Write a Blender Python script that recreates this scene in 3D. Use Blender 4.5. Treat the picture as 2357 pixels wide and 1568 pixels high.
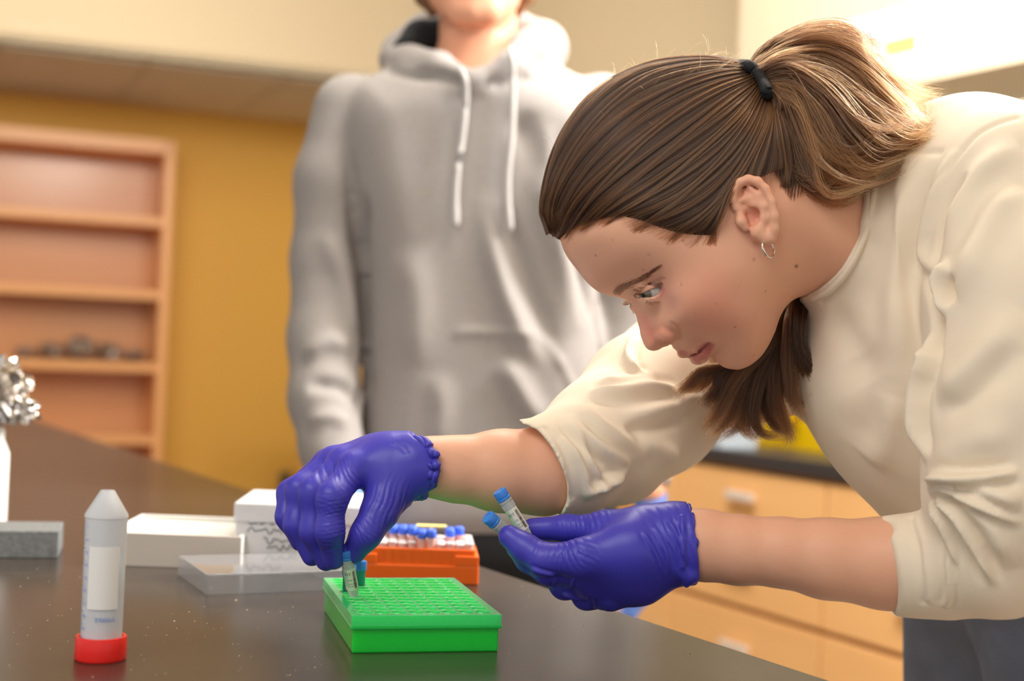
import bpy, bmesh, math, random
import numpy as np
from mathutils import Vector, Matrix
random.seed(7); RNG = np.random.default_rng(7)
for o in list(bpy.data.objects): bpy.data.objects.remove(o)
SC = bpy.context.scene; COL = SC.collection
# ------------------------------------------------------------------ camera
FPX = 3274.0; IW, IH = 2357.0, 1568.0
CAM = np.array([0, 0, 1.1254]); TOP = 0.90
roll = math.radians(2.38); pitch = math.radians(0.42)
Fv = np.array([0, math.cos(pitch), math.sin(pitch)])
R0 = np.array([1.0, 0, 0]); U0 = np.cross(R0, Fv)
Rv = math.cos(roll)*R0 + math.sin(roll)*U0
Uv = np.cross(Rv, Fv)
cd = bpy.data.cameras.new('camera'); cam = bpy.data.objects.new('camera', cd); COL.objects.link(cam)
cd.sensor_width = 36; cd.lens = 36*FPX/IW; cd.clip_start = 0.05; cd.clip_end = 60
cd.dof.use_dof = True; cd.dof.focus_distance = 1.09; cd.dof.aperture_fstop = 4.0
M = Matrix(((Rv[0], Uv[0], -Fv[0], CAM[0]), (Rv[1], Uv[1], -Fv[1], CAM[1]), (Rv[2], Uv[2], -Fv[2], CAM[2]), (0, 0, 0, 1)))
cam.matrix_world = M; SC.camera = cam
# ------------------------------------------------------------------ world, lights, exposure
SC.view_settings.view_transform = 'Standard'; SC.view_settings.look = 'None'
SC.view_settings.gamma = 1; SC.view_settings.use_curve_mapping = False; SC.view_settings.exposure = 0.38
wd = bpy.data.worlds.new('world'); SC.world = wd; wd.use_nodes = True
bg = wd.node_tree.nodes['Background']; bg.inputs[0].default_value = (1.0, 0.985, 0.97, 1); bg.inputs[1].default_value = 0.72
def area(name, loc, target, sx, sy, power, col):
    l = bpy.data.lights.new(name, 'AREA'); l.shape = 'RECTANGLE'; l.size = sx; l.size_y = sy; l.energy = power; l.color = col
    o = bpy.data.objects.new(name, l); COL.objects.link(o); o.location = loc
    o.rotation_euler = (Vector(target)-Vector(loc)).to_track_quat('-Z', 'Y').to_euler(); return o
area('window_light', (1.98, 2.02, 2.38), (-0.1, 1.6, 1.1), 1.2, 1.2, 225, (1.0, 0.99, 0.98))
area('fill_light', (-0.9, -0.2, 2.75), (0.1, 1.3, 0.9), 1.6, 1.2, 26, (1.0, 0.97, 0.93))  # added soft fill from above for the foreground
area('fill_light', (-1.4, 4.4, 2.9), (-1.9, 7.2, 1.2), 1.6, 1.6, 52, (1.0, 0.93, 0.82))  # added fill that brightens the yellow wall
area('fill_light', (0.0, 2.9, 2.9), (0.95, 3.4, 0.9), 0.9, 0.9, 30, (1.0, 0.95, 0.88))  # added lamp to brighten the yellow bin and counter
area('fill_light', (0.5, 1.9, 2.85), (1.5, 3.4, 1.2), 1.2, 1.2, 66, (1.0, 0.95, 0.88))  # added fill for the cabinets on the right wall

# ------------------------------------------------------------------ helpers
def W(px, py, d):
    return CAM + d*(Fv + Rv*((px-IW/2)/FPX) + Uv*((IH/2-py)/FPX))
def on_plane(px, py, z):
    r = Fv + Rv*((px-IW/2)/FPX) + Uv*((IH/2-py)/FPX); return CAM + r*((z-CAM[2])/r[2])
def proj(P):
    q = P-CAM; d = q@Fv
    return IW/2+FPX*(q@Rv)/d, IH/2-FPX*(q@Uv)/d, d
def srgb(r, g, b):
    f = lambda c: (c/255/12.92 if c/255 <= .04045 else ((c/255+.055)/1.055)**2.4)
    return (f(r), f(g), f(b), 1)
MATS = {}
def mat(name, col, rough=.5, metal=0, spec=.5, trans=0, ior=1.45, alpha=1, sss=0, sssr=(1, .35, .2), bump=None, noise=None, emit=None, attr=None, coat=0, sheen=0, sscale=.004):
    if name in MATS: return MATS[name]
    m = bpy.data.materials.new(name); m.use_nodes = True; nt = m.node_tree; b = nt.nodes['Principled BSDF']
    I = b.inputs; I['Base Color'].default_value = col; I['Roughness'].default_value = rough; I['Metallic'].default_value = metal
    I['Specular IOR Level'].default_value = spec; I['Transmission Weight'].default_value = trans; I['IOR'].default_value = ior; I['Alpha'].default_value = alpha
    if sss: I['Subsurface Weight'].default_value = sss; I['Subsurface Radius'].default_value = sssr; I['Subsurface Scale'].default_value = sscale
    if coat: I['Coat Weight'].default_value = coat; I['Coat Roughness'].default_value = .15
    if sheen: I['Sheen Weight'].default_value = sheen
    if emit: I['Emission Color'].default_value = emit[0]; I['Emission Strength'].default_value = emit[1]
    tc = nt.nodes.new('ShaderNodeTexCoord')
    colsock = None
    if attr:
        a = nt.nodes.new('ShaderNodeAttribute'); a.attribute_name = attr; colsock = a.outputs['Color']; nt.links.new(colsock, I['Base Color'])
    if noise:   # (scale tuple, strength, dark colour)
        mp = nt.nodes.new('ShaderNodeMapping'); mp.inputs['Scale'].default_value = noise[0]; nt.links.new(tc.outputs['Object'], mp.inputs['Vector'])
        n = nt.nodes.new('ShaderNodeTexNoise'); n.inputs['Scale'].default_value = 1; n.inputs['Detail'].default_value = 4; nt.links.new(mp.outputs[0], n.inputs['Vector'])
        mx = nt.nodes.new('ShaderNodeMix'); mx.data_type = 'RGBA'; mx.inputs[6].default_value = col; mx.inputs[7].default_value = noise[2]
        if colsock: nt.links.new(colsock, mx.inputs[6])
        mr = nt.nodes.new('ShaderNodeMapRange'); mr.inputs['From Min'].default_value = .35; mr.inputs['From Max'].default_value = .7; mr.inputs['To Max'].default_value = noise[1]
        nt.links.new(n.outputs[0], mr.inputs[0]); nt.links.new(mr.outputs[0], mx.inputs[0]); nt.links.new(mx.outputs[2], I['Base Color'])
    if bump:    # (scale, strength, distance)
        n2 = nt.nodes.new('ShaderNodeTexNoise'); n2.inputs['Scale'].default_value = bump[0]; n2.inputs['Detail'].default_value = 3; nt.links.new(tc.outputs['Object'], n2.inputs['Vector'])
        bp = nt.nodes.new('ShaderNodeBump'); bp.inputs['Strength'].default_value = bump[1]; bp.inputs['Distance'].default_value = bump[2]
        nt.links.new(n2.outputs[0], bp.inputs['Height']); nt.links.new(bp.outputs[0], I['Normal'])
    MATS[name] = m; return m
def tagit(o, label=None, cat=None, group=None, kind=None):
    if label: o['label'] = label
    if cat: o['category'] = cat
    if group: o['group'] = group
    if kind: o['kind'] = kind
    return o
def empty(name, loc, label, cat, group=None, rz=0):
    o = bpy.data.objects.new(name, None); COL.objects.link(o); o.location = Vector([float(c) for c in loc]); o.rotation_euler = (0, 0, rz); o.empty_display_size = .05
    return tagit(o, label, cat, group)
def link(name, me, m, parent=None, world=False):
    o = bpy.data.objects.new(name, me); COL.objects.link(o)
    if m: me.materials.append(m)
    if parent:
        o.parent = parent
        if world:
            bpy.context.view_layer.update(); o.matrix_parent_inverse = parent.matrix_world.inverted()
    return o
def np_mesh(name, V, Q, smooth=True):
    me = bpy.data.meshes.new(name); V = np.ascontiguousarray(V, dtype=np.float32); Q = np.ascontiguousarray(Q, dtype=np.int32)
    me.vertices.add(len(V)); me.vertices.foreach_set('co', V.ravel())
    k = Q.shape[1]; me.loops.add(Q.size); me.loops.foreach_set('vertex_index', Q.ravel())
    me.polygons.add(len(Q)); me.polygons.foreach_set('loop_start', np.arange(0, Q.size, k, dtype=np.int32)); me.polygons.foreach_set('loop_total', np.full(len(Q), k, dtype=np.int32))
    me.update(calc_edges=True)
    if smooth: me.polygons.foreach_set('use_smooth', np.ones(len(Q), dtype=bool))
    return me
def bm_link(name, bm, m, parent=None, smooth=False, world=False):
    me = bpy.data.meshes.new(name); bmesh.ops.recalc_face_normals(bm, faces=bm.faces); bm.to_mesh(me); bm.free()
    if smooth:
        for p in me.polygons: p.use_smooth = True
    return link(name, me, m, parent, world)
def add_box(bm, c, s, rz=0, bev=0, seg=2):
    r = bmesh.ops.create_cube(bm, size=1); vs = r['verts']
    bmesh.ops.scale(bm, vec=s, verts=vs)
    if bev:
        es = list({e for v in vs for e in v.link_edges}); r2 = bmesh.ops.bevel(bm, geom=es, offset=bev, segments=seg, affect='EDGES', profile=.5)
        vs = list({v for f in r2['faces'] for v in f.verts} | {v for v in vs if v.is_valid})
    bmesh.ops.rotate(bm, matrix=Matrix.Rotation(rz, 3, 'Z'), verts=vs); bmesh.ops.translate(bm, vec=c, verts=vs)
def box(name, c, s, m, parent=None, rz=0, bev=0, world=False):
    bm = bmesh.new(); add_box(bm, c, s, rz, bev); return bm_link(name, bm, m, parent, world=world)
def add_lathe(bm, prof, n=32, cap=True):
    rings = []
    for r, z in prof: rings.append([bm.verts.new((r*math.cos(2*math.pi*i/n), r*math.sin(2*math.pi*i/n), z)) for i in range(n)])
    for a, b in zip(rings, rings[1:]):
        for i in range(n): bm.faces.new((a[i], a[(i+1) % n], b[(i+1) % n], b[i]))
    if cap: bm.faces.new(rings[0][::-1]); bm.faces.new(rings[-1])
def lathe(name, prof, m, parent=None, n=32, cap=True, smooth=True):
    bm = bmesh.new(); add_lathe(bm, prof, n, cap); o = bm_link(name, bm, m, parent, smooth)
    if smooth: o.data.set_sharp_from_angle(angle=math.radians(40))
    return o
def tube(name, pts, rad, m, parent=None, n=8, closed=False, world=True):
    pts = [Vector([float(c) for c in p]) for p in pts]; bm = bmesh.new(); rings = []; N = len(pts)
    up = Vector((0, 0, 1)); 
    for i, p in enumerate(pts):
        t = (pts[(i+1) % N]-pts[i-1]) if closed else (pts[min(i+1, N-1)]-pts[max(i-1, 0)])
        t.normalize(); a = t.cross(up)
        if a.length < .1: a = t.cross(Vector((1, 0, 0)))
        a.normalize(); b = t.cross(a); r = float(rad[i] if hasattr(rad, "__len__") else rad)
        rings.append([bm.verts.new(p+r*(a*math.cos(2*math.pi*k/n)+b*math.sin(2*math.pi*k/n))) for k in range(n)])
    for i in range(N if closed else N-1):
        A, B = rings[i], rings[(i+1) % N]
        for k in range(n): bm.faces.new((A[k], A[(k+1) % n], B[(k+1) % n], B[k]))
    if not closed: bm.faces.new(rings[0][::-1]); bm.faces.new(rings[-1])
    return bm_link(name, bm, m, parent, True, world)
def cr(P, n):     # Catmull-Rom resample to n points
    P = np.asarray(P, float); m = len(P); t = np.linspace(0, m-1-1e-6, n); i = t.astype(int); f = (t-i)[:, None]
    g = lambda k: P[np.clip(k, 0, m-1)]
    a, b, c, d = g(i-1), g(i), g(i+1), g(i+2)
    return .5*((2*b)+(-a+c)*f+(2*a-5*b+4*c-d)*f*f+(-a+3*b-3*c+d)*f**3)

# ------------------------------------------------------------------ implicit surfaces meshed with sparse surface nets
def smin(a, b, k):
    h = np.clip(.5+.5*(b-a)/k, 0, 1); return b*(1-h)+a*h-k*h*(1-h)
def smax(a, b, k): return -smin(-a, -b, k)
def cone(P, a, b, ra, rb):
    a = np.asarray(a, np.float32); b = np.asarray(b, np.float32); ab = b-a; t = np.clip(((P-a)@ab)/max(float(ab@ab), 1e-12), 0, 1)
    return np.linalg.norm(P-a-t[:, None]*ab, axis=1)-(ra+(rb-ra)*t)
def chain(P, pts, rs, k=.008):
    f = None
    for i in range(len(pts)-1):
        c = cone(P, pts[i], pts[i+1], rs[i], rs[i+1]); f = c if f is None else smin(f, c, k)
    return f
def ell(P, c, axes, rr):
    q = P-np.asarray(c, np.float32); u = np.stack([(q@np.asarray(axes[i], np.float32))/rr[i] for i in range(3)], 1); n = np.linalg.norm(u, axis=1)
    g = np.linalg.norm(u/np.asarray(rr, np.float32), axis=1); return n*(n-1)/np.maximum(g, 1e-6)
def surface(f, lo, hi, h, blk=8, slack=1.25):
    lo = np.asarray(lo, float); hi = np.asarray(hi, float); nb = np.ceil((hi-lo)/(h*blk)).astype(int)
    g = np.stack(np.meshgrid(*[np.arange(n) for n in nb], indexing='ij'), -1).reshape(-1, 3)
    c = (lo+(g+.5)*h*blk).astype(np.float32); v = np.concatenate([f(c[i:i+200000]) for i in range(0, len(c), 200000)])
    g = g[np.abs(v) < .5*blk*h*1.733*slack+h]
    n1 = blk+1; o = np.stack(np.meshgrid(*[np.arange(n1)]*3, indexing='ij'), -1).reshape(-1, 3)
    dims = nb*blk+2; cid = lambda q: (q[:, 0]*dims[1]+q[:, 1])*dims[2]+q[:, 2]
    Vs, Ids, Es = [], [], []; CO = np.array([[i, j, k] for i in (0, 1) for j in (0, 1) for k in (0, 1)]); step = max(1, 400000//len(o))
    ED = [(a, b) for a in range(8) for b in range(a+1, 8) if np.abs(CO[a]-CO[b]).sum() == 1]
    for s in range(0, len(g), step):
        gg = g[s:s+step]; idx = (gg[:, None, :]*blk+o[None]).reshape(-1, 3)
        val = f((lo+idx*h).astype(np.float32)).reshape(len(gg), n1, n1, n1); ins = val < 0
        cc = np.stack([ins[:, i:i+blk, j:j+blk, k:k+blk] for i, j, k in CO], -1); sm = cc.sum(-1); m = (sm > 0) & (sm < 8)
        bi, i, j, k = np.nonzero(m)
        if len(bi) == 0: continue
        cv = np.stack([val[bi, i+a, j+b, k+c] for a, b, c in CO], 1); base = gg[bi]*blk+np.stack([i, j, k], 1)
        acc = np.zeros((len(bi), 3)); cnt = np.zeros(len(bi))
        for a, b in ED:
            x = (cv[:, a] < 0) != (cv[:, b] < 0); t = np.where(x, cv[:, a]/np.where(x, cv[:, a]-cv[:, b], 1), 0)
            acc += np.where(x[:, None], CO[a]+t[:, None]*(CO[b]-CO[a]), 0); cnt += x
        Vs.append(lo+(base+acc/cnt[:, None])*h); Ids.append(cid(base+1))
        for ax in range(3):
            d = [0, 0, 0]; d[ax] = 1
            A = ins[:, :blk, :blk, :blk]; B = ins[:, d[0]:d[0]+blk, d[1]:d[1]+blk, d[2]:d[2]+blk]; bi2, i2, j2, k2 = np.nonzero(A != B)
            if len(bi2) == 0: continue
            bb = gg[bi2]*blk+np.stack([i2, j2, k2], 1)+1; fl = A[bi2, i2, j2, k2]
            u = np.zeros(3, int); w = np.zeros(3, int); u[(ax+1) % 3] = 1; w[(ax+2) % 3] = 1
            q = np.stack([cid(bb-u-w), cid(bb-w), cid(bb), cid(bb-u)], 1); q[~fl] = q[~fl][:, ::-1]; Es.append(q)
    V = np.concatenate(Vs); I = np.concatenate(Ids); Q = np.concatenate(Es); so = np.argsort(I); Is = I[so]
    p = np.searchsorted(Is, Q); p = np.clip(p, 0, len(Is)-1); ok = (Is[p] == Q).all(1)
    return V, so[p[ok]]
def vnormals(V, Q):
    n = np.cross(V[Q[:, 2]]-V[Q[:, 0]], V[Q[:, 3]]-V[Q[:, 1]]); N = np.zeros_like(V)
    for k in range(4): 
        for a in range(3): N[:, a] += np.bincount(Q[:, k], n[:, a], len(V))
    return N/np.maximum(np.linalg.norm(N, axis=1), 1e-9)[:, None]
def vsmooth(V, Q, it=2, lam=.5):
    for _ in range(it):
        S = np.zeros_like(V); c = np.zeros(len(V))
        for k in range(4):
            j = Q[:, (k+1) % 4]
            for a in range(3): S[:, a] += np.bincount(Q[:, k], V[j, a], len(V)); S[:, a] += np.bincount(j, V[Q[:, k], a], len(V))
            c += np.bincount(Q[:, k], None, len(V)); c += np.bincount(j, None, len(V))
        V = V+lam*(S/np.maximum(c, 1)[:, None]-V)
    return V
def join_vq(parts):
    Vs, Qs, n = [], [], 0
    for V, Q in parts: Vs.append(V); Qs.append(Q+n); n += len(V)
    return np.concatenate(Vs), np.concatenate(Qs)
def seg_dist(V, P):   # distance to 3D polyline and parameter 0..1 along it
    best = np.full(len(V), 1e9); par = np.zeros(len(V)); m = len(P)-1
    for i in range(m):
        ab = P[i+1]-P[i]; t = np.clip(((V-P[i])@ab)/max(ab@ab, 1e-12), 0, 1); d = np.linalg.norm(V-P[i]-t[:, None]*ab, axis=1)
        w = d < best; best[w] = d[w]; par[w] = (i+t[w])/m
    return best, par
class Field2D:        # bilinear lookup on a regular grid
    def __init__(s, A, x0, y0, h): s.A = A.astype(np.float32); s.x0, s.y0, s.h = x0, y0, h; s.gx = np.gradient(s.A, h, axis=0); s.gy = np.gradient(s.A, h, axis=1)
    def __call__(s, x, y, grad=False):
        n, m = s.A.shape; u = np.clip((x-s.x0)/s.h, 0, n-1.001); v = np.clip((y-s.y0)/s.h, 0, m-1.001); i = u.astype(int); j = v.astype(int); a = u-i; b = v-j
        L = lambda A: (A[i, j]*(1-a)*(1-b)+A[i+1, j]*a*(1-b)+A[i, j+1]*(1-a)*b+A[i+1, j+1]*a*b)
        return (L(s.A), L(s.gx), L(s.gy)) if grad else L(s.A)
def poly_field(poly, h=.003, pad=.12, blur=2):   # signed distance grid of a closed polygon
    P = np.asarray(poly, float); lo = P.min(0)-pad; hi = P.max(0)+pad; n = np.ceil((hi-lo)/h).astype(int)+1
    X, Y = np.meshgrid(lo[0]+np.arange(n[0])*h, lo[1]+np.arange(n[1])*h, indexing='ij'); D = np.full(X.shape, 1e9); ins = np.zeros(X.shape, bool)
    for k in range(len(P)):
        a, b = P[k], P[(k+1) % len(P)]; ab = b-a; t = np.clip(((X-a[0])*ab[0]+(Y-a[1])*ab[1])/(ab@ab+1e-12), 0, 1)
        D = np.minimum(D, np.hypot(X-a[0]-t*ab[0], Y-a[1]-t*ab[1]))
        if a[1] != b[1]: ins ^= ((a[1] > Y) != (b[1] > Y)) & (X < (b[0]-a[0])*(Y-a[1])/(b[1]-a[1])+a[0])
    S = np.where(ins, -D, D)
    for _ in range(blur):
        S = np.pad(S, 1, mode='edge'); S = (S[:-2, 1:-1]+S[2:, 1:-1]+S[1:-1, :-2]+S[1:-1, 2:]+4*S[1:-1, 1:-1])/8
    return Field2D(S, lo[0], lo[1], h)
def cxy(P): q = P-CAM.astype(P.dtype); return q@Rv.astype(P.dtype), q@Uv.astype(P.dtype), q@Fv.astype(P.dtype)
def slab(polypx, d, n=0):                         # outline at distance d -> signed distance field in that plane
    pts = polypx if n == 0 else cr(list(polypx)+[polypx[0]], n)[:-1]
    return poly_field([((x-IW/2)/FPX*d, (IH/2-y)/FPX*d) for x, y in pts])
def inflate(P, F, d, T, R):
    x, y, z = cxy(P); s = F(x, y); return np.sqrt(np.maximum(R+s, 0)**2+((z-d)*R/T)**2)-R

# ================================================================== the setting
S = lambda o: tagit(o, kind='structure')
PI = math.pi
def wall_quad(name, p0, p1, z0, z1, m, t=.05, nrm=None):      # upright slab between two floor points, thickness away from nrm
    a = np.array(p0); b = np.array(p1); L = np.linalg.norm(b-a); u = (b-a)/L; n = np.array(nrm); c = (a+b)/2-n*t/2
    return S(box(name, (c[0], c[1], (z0+z1)/2), (L, t, z1-z0), m, rz=math.atan2(u[1], u[0])))
M_yellow = mat('yellow_paint', srgb(222, 170, 72), .6, bump=(60, .1, .002)); M_beige = mat('beige_paint', srgb(206, 188, 156), .7)
M_tile = mat('ceiling_tile', srgb(226, 214, 192), .9, noise=((9, 9, 9), .25, srgb(196, 180, 154))); M_floor = mat('floor_vinyl', srgb(150, 140, 125), .35, noise=((4, 4, 4), .4, srgb(120, 110, 98)))
M_white = mat('white_laminate', srgb(240, 236, 226), .4)
aF = math.radians(22); uF = np.array([math.cos(aF), math.sin(aF)]); nF = np.array([uF[1], -uF[0]])        # far wall recedes to the right, nF faces us
PF = W(370, 775, 7.5)[:2]
aC = math.radians(27); dC = np.array([math.sin(aC), -math.cos(aC)]); nC = -np.array([math.cos(aC), math.sin(aC)])  # cabinet wall comes towards us, nC faces the room
P_front = W(1700, 1070, 1.0)[:2]; P_front = W(1740, 840, 3.56)[:2]; P_wall = P_front-nC*.65
A = np.array([uF, -dC]).T; tt = np.linalg.solve(A, P_wall-PF); corner = PF+uF*tt[0]
farL = PF-uF*6; near = P_wall+dC*5.2
wall_quad('wall_back', farL, corner+uF*.05, 0, 3.0, M_yellow, nrm=nF)
# right wall with a window opening beyond the frame
wa = P_wall+dC*1.1; wb = P_wall+dC*2.9
wall_quad('wall_right', corner-dC*.05, wa, 0, 3.0, M_beige, nrm=nC); wall_quad('wall_right', wa, wb, 0, 1.35, M_beige, nrm=nC)
wall_quad('wall_right', wa, wb, 2.75, 3.0, M_beige, nrm=nC); wall_quad('wall_right', wb, near, 0, 3.0, M_beige, nrm=nC)
wn = empty('window_1', (*((wa+wb)/2-nC*.02), 1.35), None, None, rz=math.atan2(dC[1], dC[0])); S(wn)
for x in (-.88, 0, .88): box('window_frame', (x, 0, .7), (.045, .05, 1.4), M_white, wn)
for z in (.02, 1.38): box('window_frame', (0, 0, z), (1.8, .05, .045), M_white, wn)
box('window_glass', (0, 0, .7), (1.76, .006, 1.34), mat('window_glass', (1, 1, 1, 1), .02, trans=1, ior=1.1), wn)
fl = box('floor', (0, 3, -.025), (14, 15, .05), M_floor); S(fl)
# lower ceiling by the far wall, then a bulkhead up to the main ceiling
zs = 2.325; a2 = PF-nF*.0; b0 = PF+nF*1.35
def slabz(name, c, sx, sy, z, m, t=.04, rz=aF): return S(box(name, (c[0], c[1], z+t/2), (sx, sy, t), m, rz=rz))
cN = (PF+nF*.675)-uF*1.2
ce = slabz('ceiling', cN, 9.4, 1.35, zs, M_tile)
M_tile2 = mat('ceiling_grid', srgb(205, 190, 160), .6)
for i in range(-7, 8):    # ceiling tiles hung in a grid
    for j in range(2):
        c = cN+uF*(i*.61)+nF*(-.3+j*.61); t = box('ceiling_tile', (c[0], c[1], zs-.004), (.59, .59, .008), M_tile, ce, rz=aF, world=True)
bh = wall_quad('trim_1', cN-uF*4.7+nF*.675, cN+uF*4.7+nF*.675, zs, 3.05, M_beige, t=.06, nrm=nF)
S(box('ceiling', (0, 1.2, 3.03), (14, 10.5, .04), M_beige))
sp = empty('sprinkler_head', (*((PF+nF*.9)+uF*.95), zs-.01), 'small round sprinkler head in the low ceiling above the yellow wall', 'sprinkler')
lathe('escutcheon', [(.035, -.006), (.035, 0), (.01, .004)], M_tile2, sp, 16); lathe('nozzle', [(.012, -.04), (.012, -.008)], mat('steel', srgb(180, 175, 170), .3, 1), sp, 12)
so = empty('wall_outlet', (*(W(632, 1115, 7.3)[:2]), 0), 'small dark outlet plate low on the yellow wall by the bench edge', 'outlet')
oo = W(632, 1110, 8.0); q = oo[:2]-PF; s_ = q@uF; pp = PF+uF*s_
so.location = (pp[0]+nF[0]*.004, pp[1]+nF[1]*.004, 1.125-(1110-786)/FPX*pp[1]); so.rotation_euler = (0, 0, aF)
box('plate', (0, 0, 0), (.075, .008, .12), mat('outlet_grey', srgb(120, 105, 70), .5), so, bev=.002)
for z in (-.025, .025): box('socket', (0, -.006, z), (.034, .006, .03), mat('outlet_dark', srgb(60, 50, 40), .5), so)

# ------------------------------------------------------------------ bookshelf on the far wall
M_maple = mat('maple_laminate', srgb(206, 148, 98), .32, noise=((1.2, 6, 30), .35, srgb(190, 122, 74)), coat=.25)
M_maple_e = mat('maple_edge', srgb(232, 170, 110), .35)
pr = PF+uF*(-.02)+nF*.17        # right end of the shelf
bs = empty('bookshelf', (pr[0], pr[1], 0), 'tall maple bookshelf with open shelves on the yellow wall', 'bookshelf', rz=aF)
Wd, Dp, zt = 2.6, .34, 2.115
box('side_panel', (-.02, 0, zt/2), (.045, Dp, zt), M_maple_e, bs, bev=.002); box('side_panel', (-Wd, 0, zt/2), (.045, Dp, zt), M_maple_e, bs, bev=.002)
box('top_panel', (-Wd/2-.01, 0, zt-.035), (Wd-.03, Dp, .07), M_maple_e, bs, bev=.002)
box('back_panel', (-Wd/2, Dp/2-.01, zt/2), (Wd-.04, .015, zt-.02), M_maple, bs)
shz = [1.70, 1.33, .965, .60, .24]
for z in shz: box('shelf', (-Wd/2-.01, -.005, z), (Wd-.05, Dp-.03, .045), M_maple_e, bs, bev=.003)
def crumple(name, c, r, m, parent=None, n=4, amp=.35, seed=0, world=False):
    rg = random.Random(seed); bm = bmesh.new(); bmesh.ops.create_icosphere(bm, subdivisions=n, radius=1)
    for v in bm.verts:
        f = 1+amp*(math.sin(v.co.x*7+seed)*math.sin(v.co.y*9+2*seed)+.6*math.sin(v.co.z*13+v.co.x*11)+.5*rg.uniform(-1, 1))*.5
        v.co = Vector((v.co.x*r[0]*f, v.co.y*r[1]*f, v.co.z*r[2]*f))
    bmesh.ops.translate(bm, vec=[float(x) for x in c], verts=bm.verts); return bm_link(name, bm, m, parent, world=world)
M_foil = mat('foil', srgb(215, 210, 205), .22, 1)
M_dull = mat('dull_foil', srgb(170, 160, 150), .35, .7)
zb = 1.33-.365+.0225
for i, (x, w, hh) in enumerate([(-.13, .055, .05), (-.26, .060, .08), (-.40, .066, .11), (-.54, .060, .07), (-.66, .05, .045)]):
    p = pr+uF*x-nF*.02; o = crumple('crumpled_foil', (0, 0, hh*.5), (w, .09, hh*.5), M_dull, n=3, seed=i); o.location = (p[0], p[1], zb+.012); o.rotation_euler = (0, 0, aF)
    tagit(o, ['small grey foil lump at the right end of the low shelf', 'grey foil lump right of the tallest one on the shelf', 'tallest grey crumpled foil lump in the bookshelf heap', 'grey foil lump just left of the tallest one on the shelf', 'low flat grey foil lump at the left end of the heap'][i], 'foil', 'crumpled foil heap in the bookshelf')

# ------------------------------------------------------------------ black bench
e0 = on_plane(1940, 1568, TOP)[:2]; e1 = on_plane(330, 1040, TOP)[:2]; dE = (e1-e0)/np.linalg.norm(e1-e0); nE = np.array([-dE[1], dE[0]])   # nE points to the table interior
if nE[0] > 0: nE = -nE
M_bench = mat('black_epoxy', srgb(54, 45, 39), .24, spec=.6, noise=((5, 5, 5), .5, srgb(66, 57, 50)), bump=(350, .06, .001))
q0 = e0-dE*.75; q1 = on_plane(60, 960, TOP)[:2]; q2 = q1+nE*1.9; q3 = q0+nE*1.9
bn = empty('lab_bench', (*q0, 0), 'long black-topped lab bench filling the foreground', 'bench')
bm = bmesh.new(); lo = [bm.verts.new((*q, TOP-.032)) for q in (q0, q1, q2, q3)]; hi = [bm.verts.new((*q, TOP)) for q in (q0, q1, q2, q3)]
bm.faces.new(hi); bm.faces.new(lo[::-1])
for i in range(4): bm.faces.new((lo[i], lo[(i+1) % 4], hi[(i+1) % 4], hi[i]))
bmesh.ops.bevel(bm, geom=[e for e in bm.edges if abs(e.verts[0].co.z-e.verts[1].co.z) < .001 and e.verts[0].co.z > TOP-.01], offset=.004, segments=2, affect='EDGES')
bm_link('worktop', bm, M_bench, bn, world=True)
cab = (q0+q1+q2+q3)/4; Lx = np.linalg.norm(q1-q0)-.3
o = box('base_cabinet', (cab[0], cab[1], (TOP-.032)/2), (Lx, 1.6, TOP-.034), mat('bench_body', srgb(150, 118, 84), .5), bn, rz=math.atan2(dE[1], dE[0]), world=True)
# far end riser: the bench meets a dark raised ledge left of the shelf
# ------------------------------------------------------------------ base cabinets, counter and uppers on the right wall
M_cab = mat('cabinet_maple', srgb(248, 196, 132), .42, noise=((1.5, 1.5, 18), .3, srgb(238, 178, 112)))
M_gap = mat('cabinet_gap', srgb(190, 132, 74), .6)
def local_frame(org, rz): return Matrix.Translation((org[0], org[1], 0)) @ Matrix.Rotation(rz, 4, 'Z')
rC = math.atan2(dC[1], dC[0])      # local x runs towards us along the cabinets, local y = towards the room is -y or +y
yroom = 1 if (Vector((-math.sin(rC), math.cos(rC))).dot(Vector(nC)) > 0) else -1
M_pull = mat('pull_nickel', srgb(240, 232, 224), .4, .3)
nmod = 0
for k in range(-5, 6):
    o = P_front+dC*(k*.62)
    cb = empty('base_cabinet', (*o, 0), ['maple base cabinet with four drawers below the dark counter, %s' % s for s in
        ('at the far corner', 'second from the far corner', 'third from the far corner', 'fourth from the far corner', 'behind the grey hoodie sleeve', 'right below the yellow bin', 'just above the bare forearm', 'behind the cream sleeve cuff', 'nearest the jeans', 'beside the window', 'nearest the camera')][k+5], 'cabinet', 'maple base cabinets along the right wall', rz=rC)
    box('body', (0, -yroom*.29, .48), (.618, .58, .76), M_gap, cb); box('toe_kick', (0, -yroom*.32, .05), (.618, .5, .10), mat('toe_dark', srgb(70, 55, 42), .6), cb)
    for j, (z, hh) in enumerate([(.775, .155), (.60, .175), (.40, .205), (.205, .165)]):
        d = box('drawer', (0, yroom*.009, z), (.612, .018, hh-.005), M_cab, cb, bev=.002)
        hd = box('handle', (0, yroom*.035, z+.012), (.11, .012, .022), M_pull, d, bev=.003); box('handle_post', (-.04, yroom*.024, z+.012), (.008, .018, .01), M_pull, d); box('handle_post', (.04, yroom*.024, z+.012), (.008, .018, .01), M_pull, d)
ct = P_front+dC*0-nC*.30
tagit(box('countertop', (ct[0], ct[1], .88), (7.0, .66, .036), mat('counter_dark', srgb(58, 56, 58), .35), rz=rC, bev=.003), 'dark countertop running over the maple base cabinets', 'countertop')
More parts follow.
